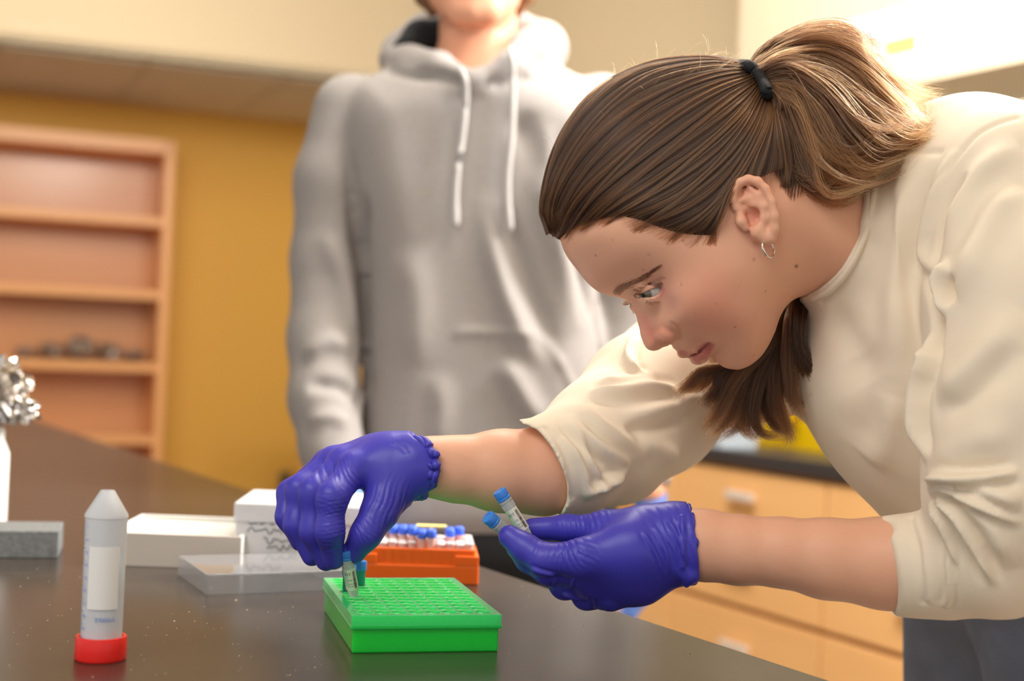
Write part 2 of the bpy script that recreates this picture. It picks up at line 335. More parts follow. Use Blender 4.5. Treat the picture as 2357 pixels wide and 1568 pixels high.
# upper cabinets
M_upper = mat('upper_cream', srgb(226, 212, 184), .45)
up0 = W(1620, 400, 4.2)[:2]; s0 = (up0-P_wall)@dC
for k in range(4):
    o = P_wall+dC*(s0+.0+k*.62+.31)-nC*.0
    uc = empty('wall_cabinet', (*o, 1.5), ['cream wall cabinet farthest from the window, above the brown hair', 'cream wall cabinet behind the ponytail', 'cream wall cabinet behind the white box with yellow labels', 'cream wall cabinet nearest the window'][k], 'cabinet', 'cream cabinets high on the right wall', rz=rC)
    box('body', (0, yroom*.15, .7), (.618, .30, 1.4), M_upper, uc)
    for sx in (-.155, .155):
        d = box('door', (sx, yroom*.31, .7), (.302, .018, 1.39), M_upper, uc, bev=.003)
        box('handle', (sx*.3, yroom*.335, .12), (.012, .014, .1), M_pull, d, bev=.003)
# white box with yellow labels
M_paperw = mat('white_board', srgb(246, 246, 248), .5)
wbp = W(2095, 130, 2.75); wb2 = empty('storage_box', (*wbp[:2], wbp[2]), 'white box with two yellow labels high on the right near the window', 'box', rz=rC)
box('box_body', (.15, 0, -.005), (.75, .16, .125), M_paperw, wb2, bev=.003)
box('box_lid', (.15, 0, .064), (.758, .168, .014), M_paperw, wb2, bev=.002)
for x in (-.14, .06): box('label', (x, yroom*.081, .0), (.085, .002, .028), mat('label_yellow', srgb(240, 222, 110), .6), wb2)
sh = box('wall_shelf', (0, 0, 0), (1.6, .26, .02), M_upper); sh.location = (*(wbp[:2]+dC*.4-nC*.02), wbp[2]-.078); sh.rotation_euler = (0, 0, rC); tagit(sh, 'cream shelf board carrying the white box near the window', 'shelf')
for xx in (-.5, .5): box('bracket', (xx, -yroom*.15, -.04), (.02, .2, .06), M_upper, sh)
# things on the counter
def oncounter(px, back, z=.898):
    r = Fv+Rv*((px-IW/2)/FPX); r2 = r[:2]; A2 = np.array([r2, -dC]).T; p = np.linalg.solve(A2, P_front-nC*back); return r2*p[0]
c1 = oncounter(1905, .33); yb = empty('yellow_bin', (*c1, .898), 'bright yellow plastic bin on the dark counter behind the brown hair', 'bin', rz=rC)
def open_bin(parent, sx, sy, h, m, name='bin_wall', t=.004, taper=.9, rimw=.012):
    bm = bmesh.new(); R_ = []
    for (z, k, off) in ((0, taper, 0), (h, 1, 0), (h, 1, rimw), (h-.012, 1, rimw), (h-.012, 1, -.0)): pass
    def ring(z, ax, ay): return [bm.verts.new((x*ax/2, y*ay/2, z)) for x, y in ((-1, -1), (1, -1), (1, 1), (-1, 1))]
    rs = [ring(0, sx*taper, sy*taper), ring(h, sx, sy), ring(h, sx+rimw, sy+rimw), ring(h+.004, sx+rimw, sy+rimw), ring(h+.004, sx-2*t, sy-2*t), ring(t, sx*taper-2*t, sy*taper-2*t)]
    for a, b in zip(rs, rs[1:]):
        for i in range(4): bm.faces.new((a[i], a[(i+1) % 4], b[(i+1) % 4], b[i]))
    bm.faces.new(rs[0][::-1]); bm.faces.new(rs[-1]); return bm_link(name, bm, m, parent)
M_yel = mat('yellow_plastic', srgb(252, 208, 10), .35)
open_bin(yb, .52, .26, .125, M_yel, rimw=.03); box('handle', (0, yroom*.15, .09), (.12, .02, .02), M_yel, yb, bev=.004)
c1 = oncounter(1600, .26); dv = empty('lab_balance', (*c1, .898), 'dark grey bench instrument on the counter left of the yellow bin', 'instrument', rz=rC)
box('housing', (0, 0, .05), (.30, .26, .09), mat('instrument_dark', srgb(52, 56, 62), .4), dv, bev=.012); box('foot', (-.1, 0, .003), (.04, .2, .006), M_pull, dv); box('foot', (.1, 0, .003), (.04, .2, .006), M_pull, dv)
box('control_panel', (0, yroom*.131, .05), (.2, .004, .05), mat('panel_grey', srgb(100, 105, 112), .4), dv); box('weighing_pan', (0, -.0, .10), (.16, .16, .008), M_pull, dv, bev=.002)
c1 = oncounter(1680, .04); wbt = empty('white_tray', (*c1, .898), 'pale blue-white plastic tub between dark instrument and yellow bin', 'tub', rz=rC)
open_bin(wbt, .13, .12, .075, mat('pale_blue', srgb(200, 214, 226), .4)); box('tub_lid', (0, 0, .084), (.145, .135, .008), mat('pale_blue', (0, 0, 0, 1)), wbt, bev=.003)
# shadowy back splash

# ================================================================== things on the bench
# --- upside-down conical tube with red cap
tb = on_plane(231, 1517, TOP); ft = empty('centrifuge_tube', (tb[0], tb[1], TOP), 'large clear conical tube standing upside down on its red screw cap', 'tube', rz=0)
M_pp = mat('clear_polypropylene', (.93, .96, 1.0, 1), .16, trans=.5, ior=1.12, spec=.5); M_red = mat('red_plastic', srgb(240, 42, 36), .32, sss=.2, sssr=(1, .1, .1))
k = 1.0
lathe('tube_body', [(.0, .0045), (.0132, .0045), (.0140, .012), (.0143, .098), (.0148, .0985), (.0148, .1005), (.0052, .1165), (.0047, .1172), (0.0038, .1172), (.0036, .1155), (.0131, .0992), (.0131, .0135), (.0, .013)], M_pp, ft, 48, cap=False)
lathe('screw_cap', [(.0168, .0), (.0174, .0006), (.0176, .002), (.0174, .0155), (.0170, .0163), (.0149, .0163), (.0146, .015), (.0146, .003), (0.0, .003)], M_red, ft, 48, cap=True)
def curved_patch(name, r, z0, z1, a0, a1, m, parent, t=.0002, n=16):
    bm = bmesh.new(); f = [[], []]
    for i in range(n+1):
        a = a0+(a1-a0)*i/n
        f[0].append((bm.verts.new((r*math.cos(a), r*math.sin(a), z0)), bm.verts.new((r*math.cos(a), r*math.sin(a), z1)))); f[1].append((bm.verts.new(((r+t)*math.cos(a), (r+t)*math.sin(a), z0)), bm.verts.new(((r+t)*math.cos(a), (r+t)*math.sin(a), z1))))
    for i in range(n):
        bm.faces.new((f[1][i][0], f[1][i+1][0], f[1][i+1][1], f[1][i][1])); bm.faces.new((f[0][i][1], f[0][i+1][1], f[0][i+1][0], f[0][i][0]))
    return bm_link(name, bm, m, parent, True)
front = -PI/2+math.atan2(tb[0], tb[1])*-1
curved_patch('writing_patch', .01445, .0365, .0795, front-.80+.02, front+.74, mat('white_print', srgb(244, 244, 242), .5), ft)
M_blue = mat('blue_print', srgb(92, 140, 225), .5)
def bent_bars(name, r, bars, m, parent, t=.00012, mapf=None):      # bars: (angle0, angle1, z0, z1)
    bm = bmesh.new()
    for a0, a1, z0, z1 in bars:
        n = max(1, int(abs(a1-a0)/.15))
        vs = [(bm.verts.new(((r+t)*math.cos(a0+(a1-a0)*i/n), (r+t)*math.sin(a0+(a1-a0)*i/n), z0)), bm.verts.new(((r+t)*math.cos(a0+(a1-a0)*i/n), (r+t)*math.sin(a0+(a1-a0)*i/n), z1))) for i in range(n+1)]
        for i in range(n): bm.faces.new((vs[i][0], vs[i+1][0], vs[i+1][1], vs[i][1]))
    me = bpy.data.meshes.new(name); bm.to_mesh(me); bm.free(); return link(name, me, m, parent)
bars = []
for i in range(28):
    z = .017+i*.0029; w = .22 if i % 3 == 0 else .12; bars.append((front-1.28, front-1.28+w, z, z+.0005))
bent_bars('graduation_marks', .01455, bars, M_blue, ft)
def text_mesh(s, size):
    c = bpy.data.curves.new('text', 'FONT'); c.body = s; c.size = size; c.align_x = 'CENTER'; c.align_y = 'CENTER'; c.resolution_u = 2; o = bpy.data.objects.new('text', c); COL.objects.link(o)
    bpy.context.view_layer.update(); me = bpy.data.meshes.new_from_object(o.evaluated_get(bpy.context.evaluated_depsgraph_get())); bpy.data.objects.remove(o); return me
def bend_text(name, s, size, r, ang, z, m, parent, rot=0, flip=False, t=.0003):
    me = text_mesh(s, size)
    for v in me.vertices:
        x, y = v.co.x, v.co.y; 
        if flip: x, y = -x, -y
        x, y = x*math.cos(rot)-y*math.sin(rot), x*math.sin(rot)+y*math.cos(rot); a = ang+x/r; v.co = ((r+t)*math.cos(a), (r+t)*math.sin(a), z+y)
    return link(name, me, m, parent)
for j, n in enumerate(('45', '40', '35', '30', '25', '20', '15', '10', '5')): bend_text('number', n, .0032, .01455, front-.97, .023+j*.0087, M_blue, ft, flip=True)
bend_text('print_line', 'STERILE', .0040, .01455, front+.12, .0298, M_blue, ft, flip=True)
# --- green rack
def rack_frame(fl, fr, bl):      # world points (front-left, front-right, back-left) on the bench
    u = fr-fl; v = bl-fl; return math.atan2(u[1], u[0]), np.linalg.norm(u), np.linalg.norm(v)
gfl = on_plane(806, 1505.6, TOP); gfr = on_plane(1154, 1501, TOP); ang = math.atan2((gfr-gfl)[1], (gfr-gfl)[0]); Wg = .1128; Dg = .168; Hg = .0278
gr = empty('tube_rack', (gfl[0], gfl[1], TOP), 'bright green plastic rack with ninety-six round wells, nearest on the bench', 'rack', rz=ang)
def green(name, col, r, sss): return mat(name, col, r, sss=sss, sssr=(.4, 1, .4), coat=.5, sscale=.02)
M_g = green('green_plastic', srgb(16, 238, 80), .28, .7); M_g2 = green('green_wells', srgb(60, 236, 120), .14, .6); M_g3 = green('green_base', srgb(6, 216, 58), .3, .7)  # wells paler than the rest: window sheen put into their colour
box('rack_base', (Wg/2, Dg/2, .0095), (Wg-.003, Dg-.003, .019), M_g3, gr, bev=.001)
box('rack_lip', (Wg/2, Dg/2, .0188), (Wg+.0012, Dg+.0012, .0024), M_g, gr, bev=.0006)
bm = bmesh.new(); ztop = Hg; mx, my = .0055, .0055; px_ = (Wg-2*mx)/8; py_ = (Dg-2*my)/12; n = 24; z0 = .0185
def quadv(*c): bm.faces.new([bm.verts.new(x) for x in c])
for i in range(8):
    for j in range(12):
        cx = mx+px_*(i+.5); cy = my+py_*(j+.5); r = .0060; x0, x1, y0, y1 = cx-px_/2, cx+px_/2, cy-py_/2, cy+py_/2
        circ = [(math.cos(2*PI*k_/n+PI/4), math.sin(2*PI*k_/n+PI/4)) for k_ in range(n)]
        def sq(c, s): t_ = 1/max(abs(c), abs(s)); return (cx+c*t_*px_/2, cy+s*t_*py_/2)
        o_ = [bm.verts.new((*sq(c, s), ztop)) for c, s in circ]; rings = [o_]
        for rr, z in ((r+.0006, ztop), (r+.0003, ztop+.0005), (r-.0002, ztop+.0004), (r-.0005, ztop-.0016), (r-.0008, ztop-.0050)): rings.append([bm.verts.new((cx+rr*c, cy+rr*s, z)) for c, s in circ])
        for a, b in zip(rings, rings[1:]):
            for k_ in range(n): bm.faces.new((a[k_], a[(k_+1) % n], b[(k_+1) % n], b[k_]))
        bm.faces.new(rings[-1][::-1])
for (x0, y0, x1, y1) in ((0, 0, Wg, my), (0, Dg-my, Wg, Dg), (0, my, mx, Dg-my), (Wg-mx, my, Wg, Dg-my)): quadv((x0, y0, ztop), (x1, y0, ztop), (x1, y1, ztop), (x0, y1, ztop))
cs = [(0, 0), (Wg, 0), (Wg, Dg), (0, Dg)]
for a, b in zip(cs, cs[1:]+cs[:1]): quadv((*a, z0), (*b, z0), (*b, ztop), (*a, ztop))
me = bpy.data.meshes.new('well_plate'); bmesh.ops.remove_doubles(bm, verts=bm.verts, dist=.00003); bmesh.ops.recalc_face_normals(bm, faces=bm.faces); bm.to_mesh(me); bm.free()
link('well_plate', me, M_g2, gr)
# --- microtubes
M_tb = mat('frosted_tube', (.84, .90, .90, 1), .25, trans=.45, ior=1.3, sss=.1, sssr=(1, 1, 1)); M_cap = mat('blue_cap', srgb(66, 140, 232), .35, sss=.25, sssr=(.3, .6, 1)); M_lab = mat('tube_label', srgb(232, 232, 218), .5)
M_labg = mat('tube_label_green', srgb(190, 226, 190), .5); M_ink = mat('label_ink', srgb(40, 42, 38), .6)
def micro_tube(top, bot, label, group, spin=0, tint=None):
    top = np.asarray(top); bot = np.asarray(bot); L = .0425; ax = (top-bot); ax /= np.linalg.norm(ax)
    t = empty('microtube', bot, label, 'tube', group); z = Vector(ax); xx = Vector(CAM-(top+bot)/2); xx = (xx-z*xx.dot(z)).normalized(); yy = z.cross(xx)
    R_ = Matrix((xx, yy, z)).transposed() @ Matrix.Rotation(spin, 3, 'Z'); t.rotation_euler = R_.to_euler(); t.location = Vector([float(c) for c in bot])
    lathe('tube_body', [(.0, .0), (.0028, .0), (.0034, .0004), (.0045, .008), (.0047, .0325), (.0053, .0328), (.0053, .0338), (.0048, .034), (.0048, .0372)], M_tb, t, 28)
    o = lathe('cap', [(.0052, .0345), (.0055, .0348), (.0055, .0362), (.0050, .0366), (.0053, .0370), (.0054, .0374), (.0054, .0418), (.0050, .0425), (.0036, .0425), (.0034, .0421), (.0, .0421)], M_cap, t, 32, cap=False)
    bm = bmesh.new()
    for k_ in range(28):
        a = 2*PI*k_/28; add_box(bm, (.00485*math.cos(a), .00485*math.sin(a), .0298), (.0004, .00035, .0052), a)
    bm_link('ribs', bm, M_tb, t)
    curved_patch('label', .00478, .0075, .0265, -2.4, 1.5, M_lab, t, t=.00006, n=24); curved_patch('label_stripe', .00485, .0110, .0262, -1.6, -.55, M_labg, t, t=.00002, n=10)
    rr = random.Random(5); bb = []; z = .009
    while z < .0245: w = rr.choice([.00025, .0004, .0007]); bb.append((.30, .78, z, z+w)); z += w+rr.choice([.00025, .0004])
    bent_bars('barcode', .00490, bb, M_ink, t)
    bend_text('lettering', 'IDT', .0033, .00490, -.48, .0222, M_ink, t, t=.00002); bend_text('small_print', 'no 260', .0014, .00490, -.30, .0170, M_ink, t, t=.00002); bend_text('small_print', '10.8 nm', .0014, .00490, -.12, .0135, M_ink, t, t=.00002); bend_text('small_print', 'Tm 58.2', .0014, .00490, -.12, .0113, M_ink, t, t=.00002)
    return t
GT = 'blue-capped microtubes held or set in the green rack'
micro_tube(W(792, 1250, 1.078), W(814, 1371, 1.098), 'blue-capped labelled microtube pinched above the green rack', GT, .1)
micro_tube(W(1150, 1132, 1.068), W(1217, 1238, 1.072), 'upper blue-capped microtube held between thumb and finger', GT, .05)
micro_tube(W(1115, 1184, 1.058), W(1212, 1262, 1.076), 'lower blue-capped microtube, tilted flatter, held by the fingertip', GT, .35)
# tubes already in the rack behind the pinched one
def rack_pt(i, j, z): 
    c, s = math.cos(ang), math.sin(ang); x = mx+px_*(i+.5); y = my+py_*(j+.5); return np.array([gfl[0]+c*x-s*y, gfl[1]+s*x+c*y, TOP+z])
M_teal = mat('teal_tube', srgb(60, 165, 150), .25, trans=.3, ior=1.3)
for (i, j, lb, hz) in ((0, 7, 'teal microtube standing in the green rack left of the held tube', .020), (1, 9, 'teal microtube in the green rack behind the held tube', .020)):
    p = rack_pt(i, j, Hg-.0045); t = empty('teal_microtube', p, lb, 'tube', 'teal tubes standing in the green rack'); 
    lathe('tube_body', [(.0026, 0), (.0036, .001), (.0047, .006), (.0048, .017)], M_teal, t, 24); lathe('cap', [(.0055, .017), (.0056, .019), (.0056, .024), (.005, .0248)], M_cap, t, 24)
# --- orange rack
ofr = on_plane(1101, 1348, TOP); ro = math.radians(4); Wo, Do, Ho = .1205, .075, .0335
uo = np.array([math.cos(ro), math.sin(ro)]); ofl = ofr[:2]-uo*Wo; M_or = mat('orange_plastic', srgb(240, 106, 22), .38, sss=.3, sssr=(1, .4, .1))
og = empty('orange_rack', (*ofl, TOP), 'orange plastic tube rack behind the green rack', 'rack', rz=ro)
box('rack_base', (Wo/2, Do/2, .009), (Wo, Do, .018), M_or, og, bev=.0015)
for x in (.0115, Wo-.012): box('end_block', (x, Do/2, .0225), (.023, Do, .010), M_or, og, bev=.001)
bm = bmesh.new(); add_box(bm, (Wo/2, Do/2, .0235), (Wo-.008, Do-.006, .019), 0, .001)
for i in range(12): add_box(bm, (.0095+i*(Wo-.019)/11, .0035, .0235), (.0016, .002, .017))
bm_link('rack_top', bm, M_or, og)
M_w = mat('clear_cap', (.95, .9, .9, 1), .3, trans=.25, ior=1.3, sss=.1, sssr=(1, .8, .8)); M_pk = mat('pink_tube', srgb(246, 200, 190), .3, trans=.2); M_bc = mat('snap_cap_blue', srgb(70, 110, 232), .4, sss=.2, sssr=(.3, .5, 1))
ORD = ['first', 'second', 'third', 'fourth', 'fifth', 'sixth']; ROWN = ['front row', 'second row', 'third row', 'middle row', 'fifth row', 'sixth row', 'rearmost row']; COLN = ['%s from the left end' % w_ for w_ in ORD]+['%s from the right end' % w_ for w_ in ORD[::-1]]
def snap(i, j, blue):
    x = .0095+i*(Wo-.019)/11; y = .0095+j*(Do-.019)/6; c, s = math.cos(ro), math.sin(ro); p = (ofl[0]+c*x-s*y, ofl[1]+s*x+c*y, TOP+.033)
    hi = .009+.001*((i*7+j*3) % 3) if blue else .003+.001*((i+j) % 2)
    t = empty('blue_capped_tube' if blue else 'clear_capped_tube', p, '%s small tube, %s of the orange rack, %s' % ('blue-capped' if blue else 'clear-capped', ROWN[j], COLN[i]), 'tube', 'blue-capped tubes in the orange rack' if blue else 'clear-capped tubes in the orange rack')
    lathe('tube_body', [(.0036, -.004), (.0040, hi)], M_pk, t, 14); lathe('cap', [(.0044, hi), (.0046, hi+.001), (.0046, hi+(.006 if blue else .0015)), (.004, hi+(.0068 if blue else .002))], M_bc if blue else M_w, t, 14)
blue = {(6, 0), (7, 0), (7, 1), (6, 1), (5, 2), (5, 1), (4, 3), (4, 2), (3, 3), (3, 4), (4, 4), (5, 3), (6, 2), (2, 5), (3, 5), (9, 3), (10, 3), (9, 4), (10, 4), (9, 2), (2, 4), (1, 5), (0, 5), (1, 6), (2, 6), (0, 4)}
for j in range(7):
    for i in range(12): snap(i, j, (i, j) in blue)
o = box('orange_label', (Wo*.62, Do*.85, .0475), (.03, .012, .0015), mat('pale_yellow', srgb(240, 225, 140), .6)); o.parent = og; o.name = 'sticker'; o.location = (0, 0, 0)
box('sticker_post', (Wo*.62, Do*.85, .040), (.004, .010, .0155), M_w, og)
# --- boxes behind
M_bw = mat('white_board_box', srgb(205, 196, 186), .5); M_bw2 = mat('white_board_inside', srgb(240, 238, 232), .5)
b1 = on_plane(397, 1307, TOP); rw = math.radians(1.5)
wb = empty('white_tray_box', (b1[0], b1[1], TOP), 'low open white cardboard box behind the conical tube', 'box', rz=rw)
def open_box(parent, sx, sy, h, t, m, m2):
    box('front_wall', (0, t/2, h/2), (sx, t, h), m, parent, bev=.0005); box('back_wall', (0, sy-t/2, h/2), (sx, t, h), m2, parent, bev=.0005)
    for s_ in (-1, 1): box('side_wall', (s_*(sx/2-t/2), sy/2, h/2), (t, sy-2*t, h), m2, parent, bev=.0005)
    box('bottom', (0, sy/2, t/2), (sx-2*t, sy-2*t, t), m2, parent)
open_box(wb, .132, .150, .0325, .0035, M_bw, M_bw2); box('inner_sleeve', (0, .072, .016), (.118, .128, .024), M_bw2, wb)
b2 = on_plane(680, 1312, TOP); M_fr = mat('frosted_box', srgb(232, 232, 234), .4, trans=.15, ior=1.1)
fb = empty('freezer_box', (b2[0], b2[1]+.004, TOP), 'taller white freezer box with faint handwriting, behind the gloved fingers', 'box', rz=math.radians(2))
box('box_base', (0, .065, .024), (.124, .124, .048), M_fr, fb, bev=.002); box('lid', (0, .065, .054), (.128, .128, .020), M_fr, fb, bev=.002)
M_hw = mat('marker_grey', srgb(120, 122, 128), .6)
def scribble(name, x0, z0, L, h, n, y, parent, seed):
    rg = random.Random(seed); pts = [(x0+L*i/n, y, z0+h*rg.uniform(-1, 1)*.5) for i in range(n+1)]; return tube(name, cr(pts, n*4), .00055, M_hw, parent, n=5, world=False)
for i, (x, z, L) in enumerate([(-.053, .044, .030), (-.050, .037, .034), (-.034, .027, .034), (-.030, .021, .030)]): scribble('handwriting', x, z, L, .006, 13, .0025 if z < .045 else .0008, fb, i)
# clear lid lying on the bench
M_cl = mat('clear_lid', (.93, .94, .96, 1), .06, trans=.9, ior=1.2)
c0 = on_plane(474, 1371, TOP); c1 = on_plane(740, 1361, TOP); rl = math.atan2(c1[1]-c0[1], c1[0]-c0[0]); cl = empty('lid_cover', (c0[0], c0[1], TOP), 'shallow clear plastic box lid lying between white boxes and green rack', 'lid', rz=rl)
LX, LY, LH = .128, .112, .0185
box('lid_top', (LX/2, LY/2, LH-.0009), (LX, LY, .0018), M_cl, cl, bev=.0006)
for nme, c, s in (('lid_wall', (LX/2, .001, LH/2-.001), (LX, .0018, LH-.002)), ('lid_wall', (LX/2, LY-.001, LH/2-.001), (LX, .0018, LH-.002)), ('lid_wall', (.001, LY/2, LH/2-.001), (.0018, LY-.004, LH-.002)), ('lid_wall', (LX-.001, LY/2, LH/2-.001), (.0018, LY-.004, LH-.002))): box(nme, c, s, M_cl, cl)
# grey block, foil flask
b3 = on_plane(40, 1291, TOP); gb = box('grey_block', (-.035, .03, .0135), (.07, .075, .027), mat('grey_foam', srgb(128, 130, 130), .7, noise=((220, 220, 220), .6, srgb(90, 92, 92))), bev=.001); gb.location = (b3[0], b3[1]+.005, TOP); gb.rotation_euler = (0, 0, math.radians(14))
gb.location = (*(on_plane(134, 1283, TOP)[:2]), TOP); tagit(gb, 'small grey foam block at the left edge of the bench', 'block')
fp = on_plane(-28, 1215, TOP); fk = empty('foil_flask', (fp[0], fp[1], TOP), 'pale bottle with a crumpled foil top at the left edge', 'flask')
lathe('bottle', [(.018, 0), (.02, .002), (.02, .085), (.014, .10), (.014, .115)], M_bw2, fk, 28)
crumple('foil_cap', (-.004, 0, .152), (.040, .038, .036), M_foil, fk, n=4, amp=.55, seed=3); crumple('foil_twist', (.036, -.004, .135), (.016, .016, .014), M_foil, fk, n=3, amp=.6, seed=9)
# crumbs on the worktop
bm = bmesh.new(); rg = random.Random(11)
for i in range(130):
    p = on_plane(rg.uniform(10, 740), rg.uniform(1300, 1560), TOP) if i < 105 else on_plane(rg.uniform(1120, 1700), rg.uniform(1330, 1540), TOP)
    s_ = rg.uniform(.00015, .0005)*(1.8 if rg.random() < .1 else 1); add_box(bm, (p[0], p[1], TOP+s_*.5), (s_*rg.uniform(1, 2.5), s_*rg.uniform(.7, 2), s_), rg.uniform(0, 3))
tagit(bm_link('crumbs', bm, mat('crumb', srgb(205, 180, 150), .8)), 'pale crumbs and dust specks scattered on the black worktop', 'crumbs', kind='stuff')

# ================================================================== the young woman leaning over the bench
A3 = lambda *a: np.array(a, dtype=np.float32)
def ax(dx, dy, dn=0):      # direction from right / up / towards-us components
    v = dx*Rv+dy*Uv-dn*Fv; return v/np.linalg.norm(v)
HO = W(1640, 480, 1.13); yaw = math.radians(7)
eh = ax(-.835, .55); g0 = ax(-.55, -.835); n0 = -Fv
eg = math.cos(yaw)*g0+math.sin(yaw)*n0; es = math.cos(yaw)*n0-math.sin(yaw)*g0
eg -= eh*(eg@eh); eg /= np.linalg.norm(eg); es = es-eh*(es@eh)-eg*(es@eg); es /= np.linalg.norm(es)
def hloc(px, py, s):       # pixel seen on the plane at lateral offset s -> (g, h) in metres
    r = Fv+Rv*((px-IW/2)/FPX)+Uv*((IH/2-py)/FPX); t = (s+(HO-CAM)@es)/(r@es); p = CAM+t*r-HO; return p@eg, p@eh
def hworld(g, h, s): return HO+g*eg+h*eh+s*es
mm = .001
# outline of the head in the middle plane: px, py, sideways curvature radius (mm)
OUT = [(1288, 541, 46), (1295, 566, 46), (1308, 592, 44), (1329, 620, 40), (1353, 650, 36), (1378, 671, 28), (1405, 681.5, 18), (1428, 688, 10), (1444, 694, 7), (1456, 703, 6.5), (1462, 722, 6), (1468, 745, 6), (1474, 770, 7),
       (1482, 792, 8.5), (1491, 804, 8.5), (1503, 808, 7), (1518, 805, 5), (1532, 799, 5), (1545, 793, 7), (1553, 804, 10), (1561, 813, 11), (1572, 817, 12), (1588, 817.5, 11), (1596, 825, 11), (1610, 830, 13), (1626, 827, 14), (1637, 822, 15),
       (1648, 832, 16), (1664, 844, 18), (1682, 850, 20), (1702, 851, 21), (1726, 842, 20), (1750, 823, 16), (1771, 792, 14), (1784, 764, 14), (1793, 736, 16), (1815, 700, 30), (1862, 655, 45), (1880, 580, 50), (1880, 500, 52), (1868, 420, 54), (1852, 340, 58), (1820, 262, 62),
       (1772, 205, 64), (1710, 172, 64), (1640, 157, 60), (1560, 160, 58), (1480, 178, 56), (1410, 212, 54), (1350, 262, 52), (1308, 325, 50), (1283, 395, 48), (1272, 460, 47), (1277, 508, 46)]
CTL = [(1600, 330, 71), (1700, 300, 74), (1500, 330, 64), (1420, 340, 54), (1600, 240, 57), (1500, 250, 48), (1700, 225, 56), (1780, 320, 69), (1790, 420, 66), (1700, 400, 74), (1620, 430, 72), (1520, 430, 66), (1430, 440, 58), (1365, 460, 46),
       (1365, 545, 44), (1415, 560, 52), (1480, 570, 58), (1560, 575, 63), (1640, 560, 68), (1420, 610, 41),
       (1445, 655, 25), (1480, 638, 38), (1520, 622, 49), (1580, 620, 60),
       (1490, 676, 25), (1510, 668, 32), (1530, 660, 42), (1500, 692, 26), (1530, 690, 37), (1480, 712, 13), (1550, 680, 49),
       (1590, 700, 57), (1640, 660, 64), (1700, 620, 67), (1560, 720, 47), (1545, 740, 39), (1565, 765, 34), (1520, 725, 26), (1500, 730, 15.5), (1510, 760, 12.5), (1508, 785, 10.5), (1545, 785, 18), (1565, 792, 21), (1585, 800, 20),
       (1605, 808, 18.5), (1632, 792, 28), (1600, 770, 37), (1640, 760, 44), (1700, 740, 51), (1700, 680, 60), (1760, 660, 55), (1755, 720, 46), (1730, 790, 33), (1690, 815, 26), (1655, 805, 27), (1636, 812, 20), (1685, 838, 13), (1615, 818, 16),
       (1800, 600, 56), (1830, 520, 58), (1750, 560, 66), (1740, 480, 71)]
pts, val = [], []
ctr = np.array([hloc(1600, 480, 0)]); OL = np.array([hloc(x, y, 0) for x, y, _ in OUT]); RC = np.array([r for *_, r in OUT])*mm
tng = np.roll(OL, -1, 0)-np.roll(OL, 1, 0); nrm = np.stack([tng[:, 1], -tng[:, 0]], 1); nrm /= np.linalg.norm(nrm, axis=1)[:, None]
area2 = np.sum(OL[:, 0]*np.roll(OL[:, 1], -1)-OL[:, 1]*np.roll(OL[:, 0], -1)); nrm *= np.sign(area2)
for p, n_, r in zip(OL, nrm, RC):
    pts.append(p); val.append(0.0); d = min(.006, r*.6); pts.append(p+n_*d); val.append(-2*r*d-d*d*.0); d = min(.003, r*.3); pts.append(p-n_*d); val.append(2*r*d-d*d)
for x, y, s in CTL: pts.append(hloc(x, y, s*mm)); val.append((s*mm)**2)
REG = np.r_[np.full(3*len(OUT), 1e-3), np.full(len(CTL), 2e-2)]; pts = np.array(pts)*1000/50; val = np.array(val)*1e6/500     # scaled units for a well conditioned solve
def tps(r2): return .5*r2*np.log(np.maximum(r2, 1e-12))
N_ = len(pts); D2 = ((pts[:, None]-pts[None])**2).sum(-1); Km = tps(D2)+np.diag(REG); Pm = np.c_[np.ones(N_), pts]
Asys = np.block([[Km, Pm], [Pm.T, np.zeros((3, 3))]]); sol = np.linalg.solve(Asys, np.r_[val, 0, 0, 0])
gh = .0012; gx0, gy0 = -.16, -.17; ng, nh = 270, 280
GX, GY = np.meshgrid((gx0+np.arange(ng)*gh)*20, (gy0+np.arange(nh)*gh)*20, indexing='ij'); Q2 = np.zeros(GX.shape)
for i in range(N_): Q2 += sol[i]*tps((GX-pts[i, 0])**2+(GY-pts[i, 1])**2)
Q2 += sol[N_]+sol[N_+1]*GX+sol[N_+2]*GY; QF = Field2D(Q2*500e-6, gx0, gy0, gh)
def surf(px, py, lift=0.0):  # point of the near side of the head seen at a pixel
    s = .04
    for _ in range(14): g, h = hloc(px, py, s); s = .5*s+.5*math.sqrt(max(float(QF(np.array([g]), np.array([h]))[0]), 1e-6))
    return np.array([g, h, s+lift])
def sp(*a, **k): return surf(*a, **k).astype(np.float32)
EYE = np.array([*hloc(1506, 673, .0225), .0225]); EYER = .0122
lidpoly = [(1469, 683), (1478, 676), (1496, 669), (1517, 660.5), (1521, 665), (1516, 677), (1504, 684.5), (1486, 686)]
LF = poly_field([hloc(x, y, .030) for x, y in lidpoly], h=.0004, pad=.01, blur=3)
ear_d = .0735
def earp(px, py, s): g, h = hloc(px, py, s*mm); return A3(g, h, s*mm)
HELIX = [earp(*p) for p in [(1703, 487, 73), (1694, 478, 74), (1687, 458, 75.5), (1690, 437, 77), (1703, 420, 79), (1722, 413, 81), (1744, 418, 83), (1762, 436, 84.5), (1776, 465, 85.5), (1783, 498, 85), (1783, 527, 82), (1776, 546, 79)]]
ANTI = [earp(*p) for p in [(1724, 432, 79), (1745, 450, 81), (1757, 476, 82), (1759, 502, 81), (1750, 524, 79), (1740, 536, 77)]]
ANTI2 = [earp(*p) for p in [(1745, 452, 80), (1725, 456, 78), (1706, 462, 76)]]
CRUS = [earp(*p) for p in [(1697, 470, 74), (1704, 483, 74), (1722, 484, 73)]]
TRAG = [earp(*p) for p in [(1704, 497, 73), (1707, 510, 75.5), (1716, 524, 75)]]
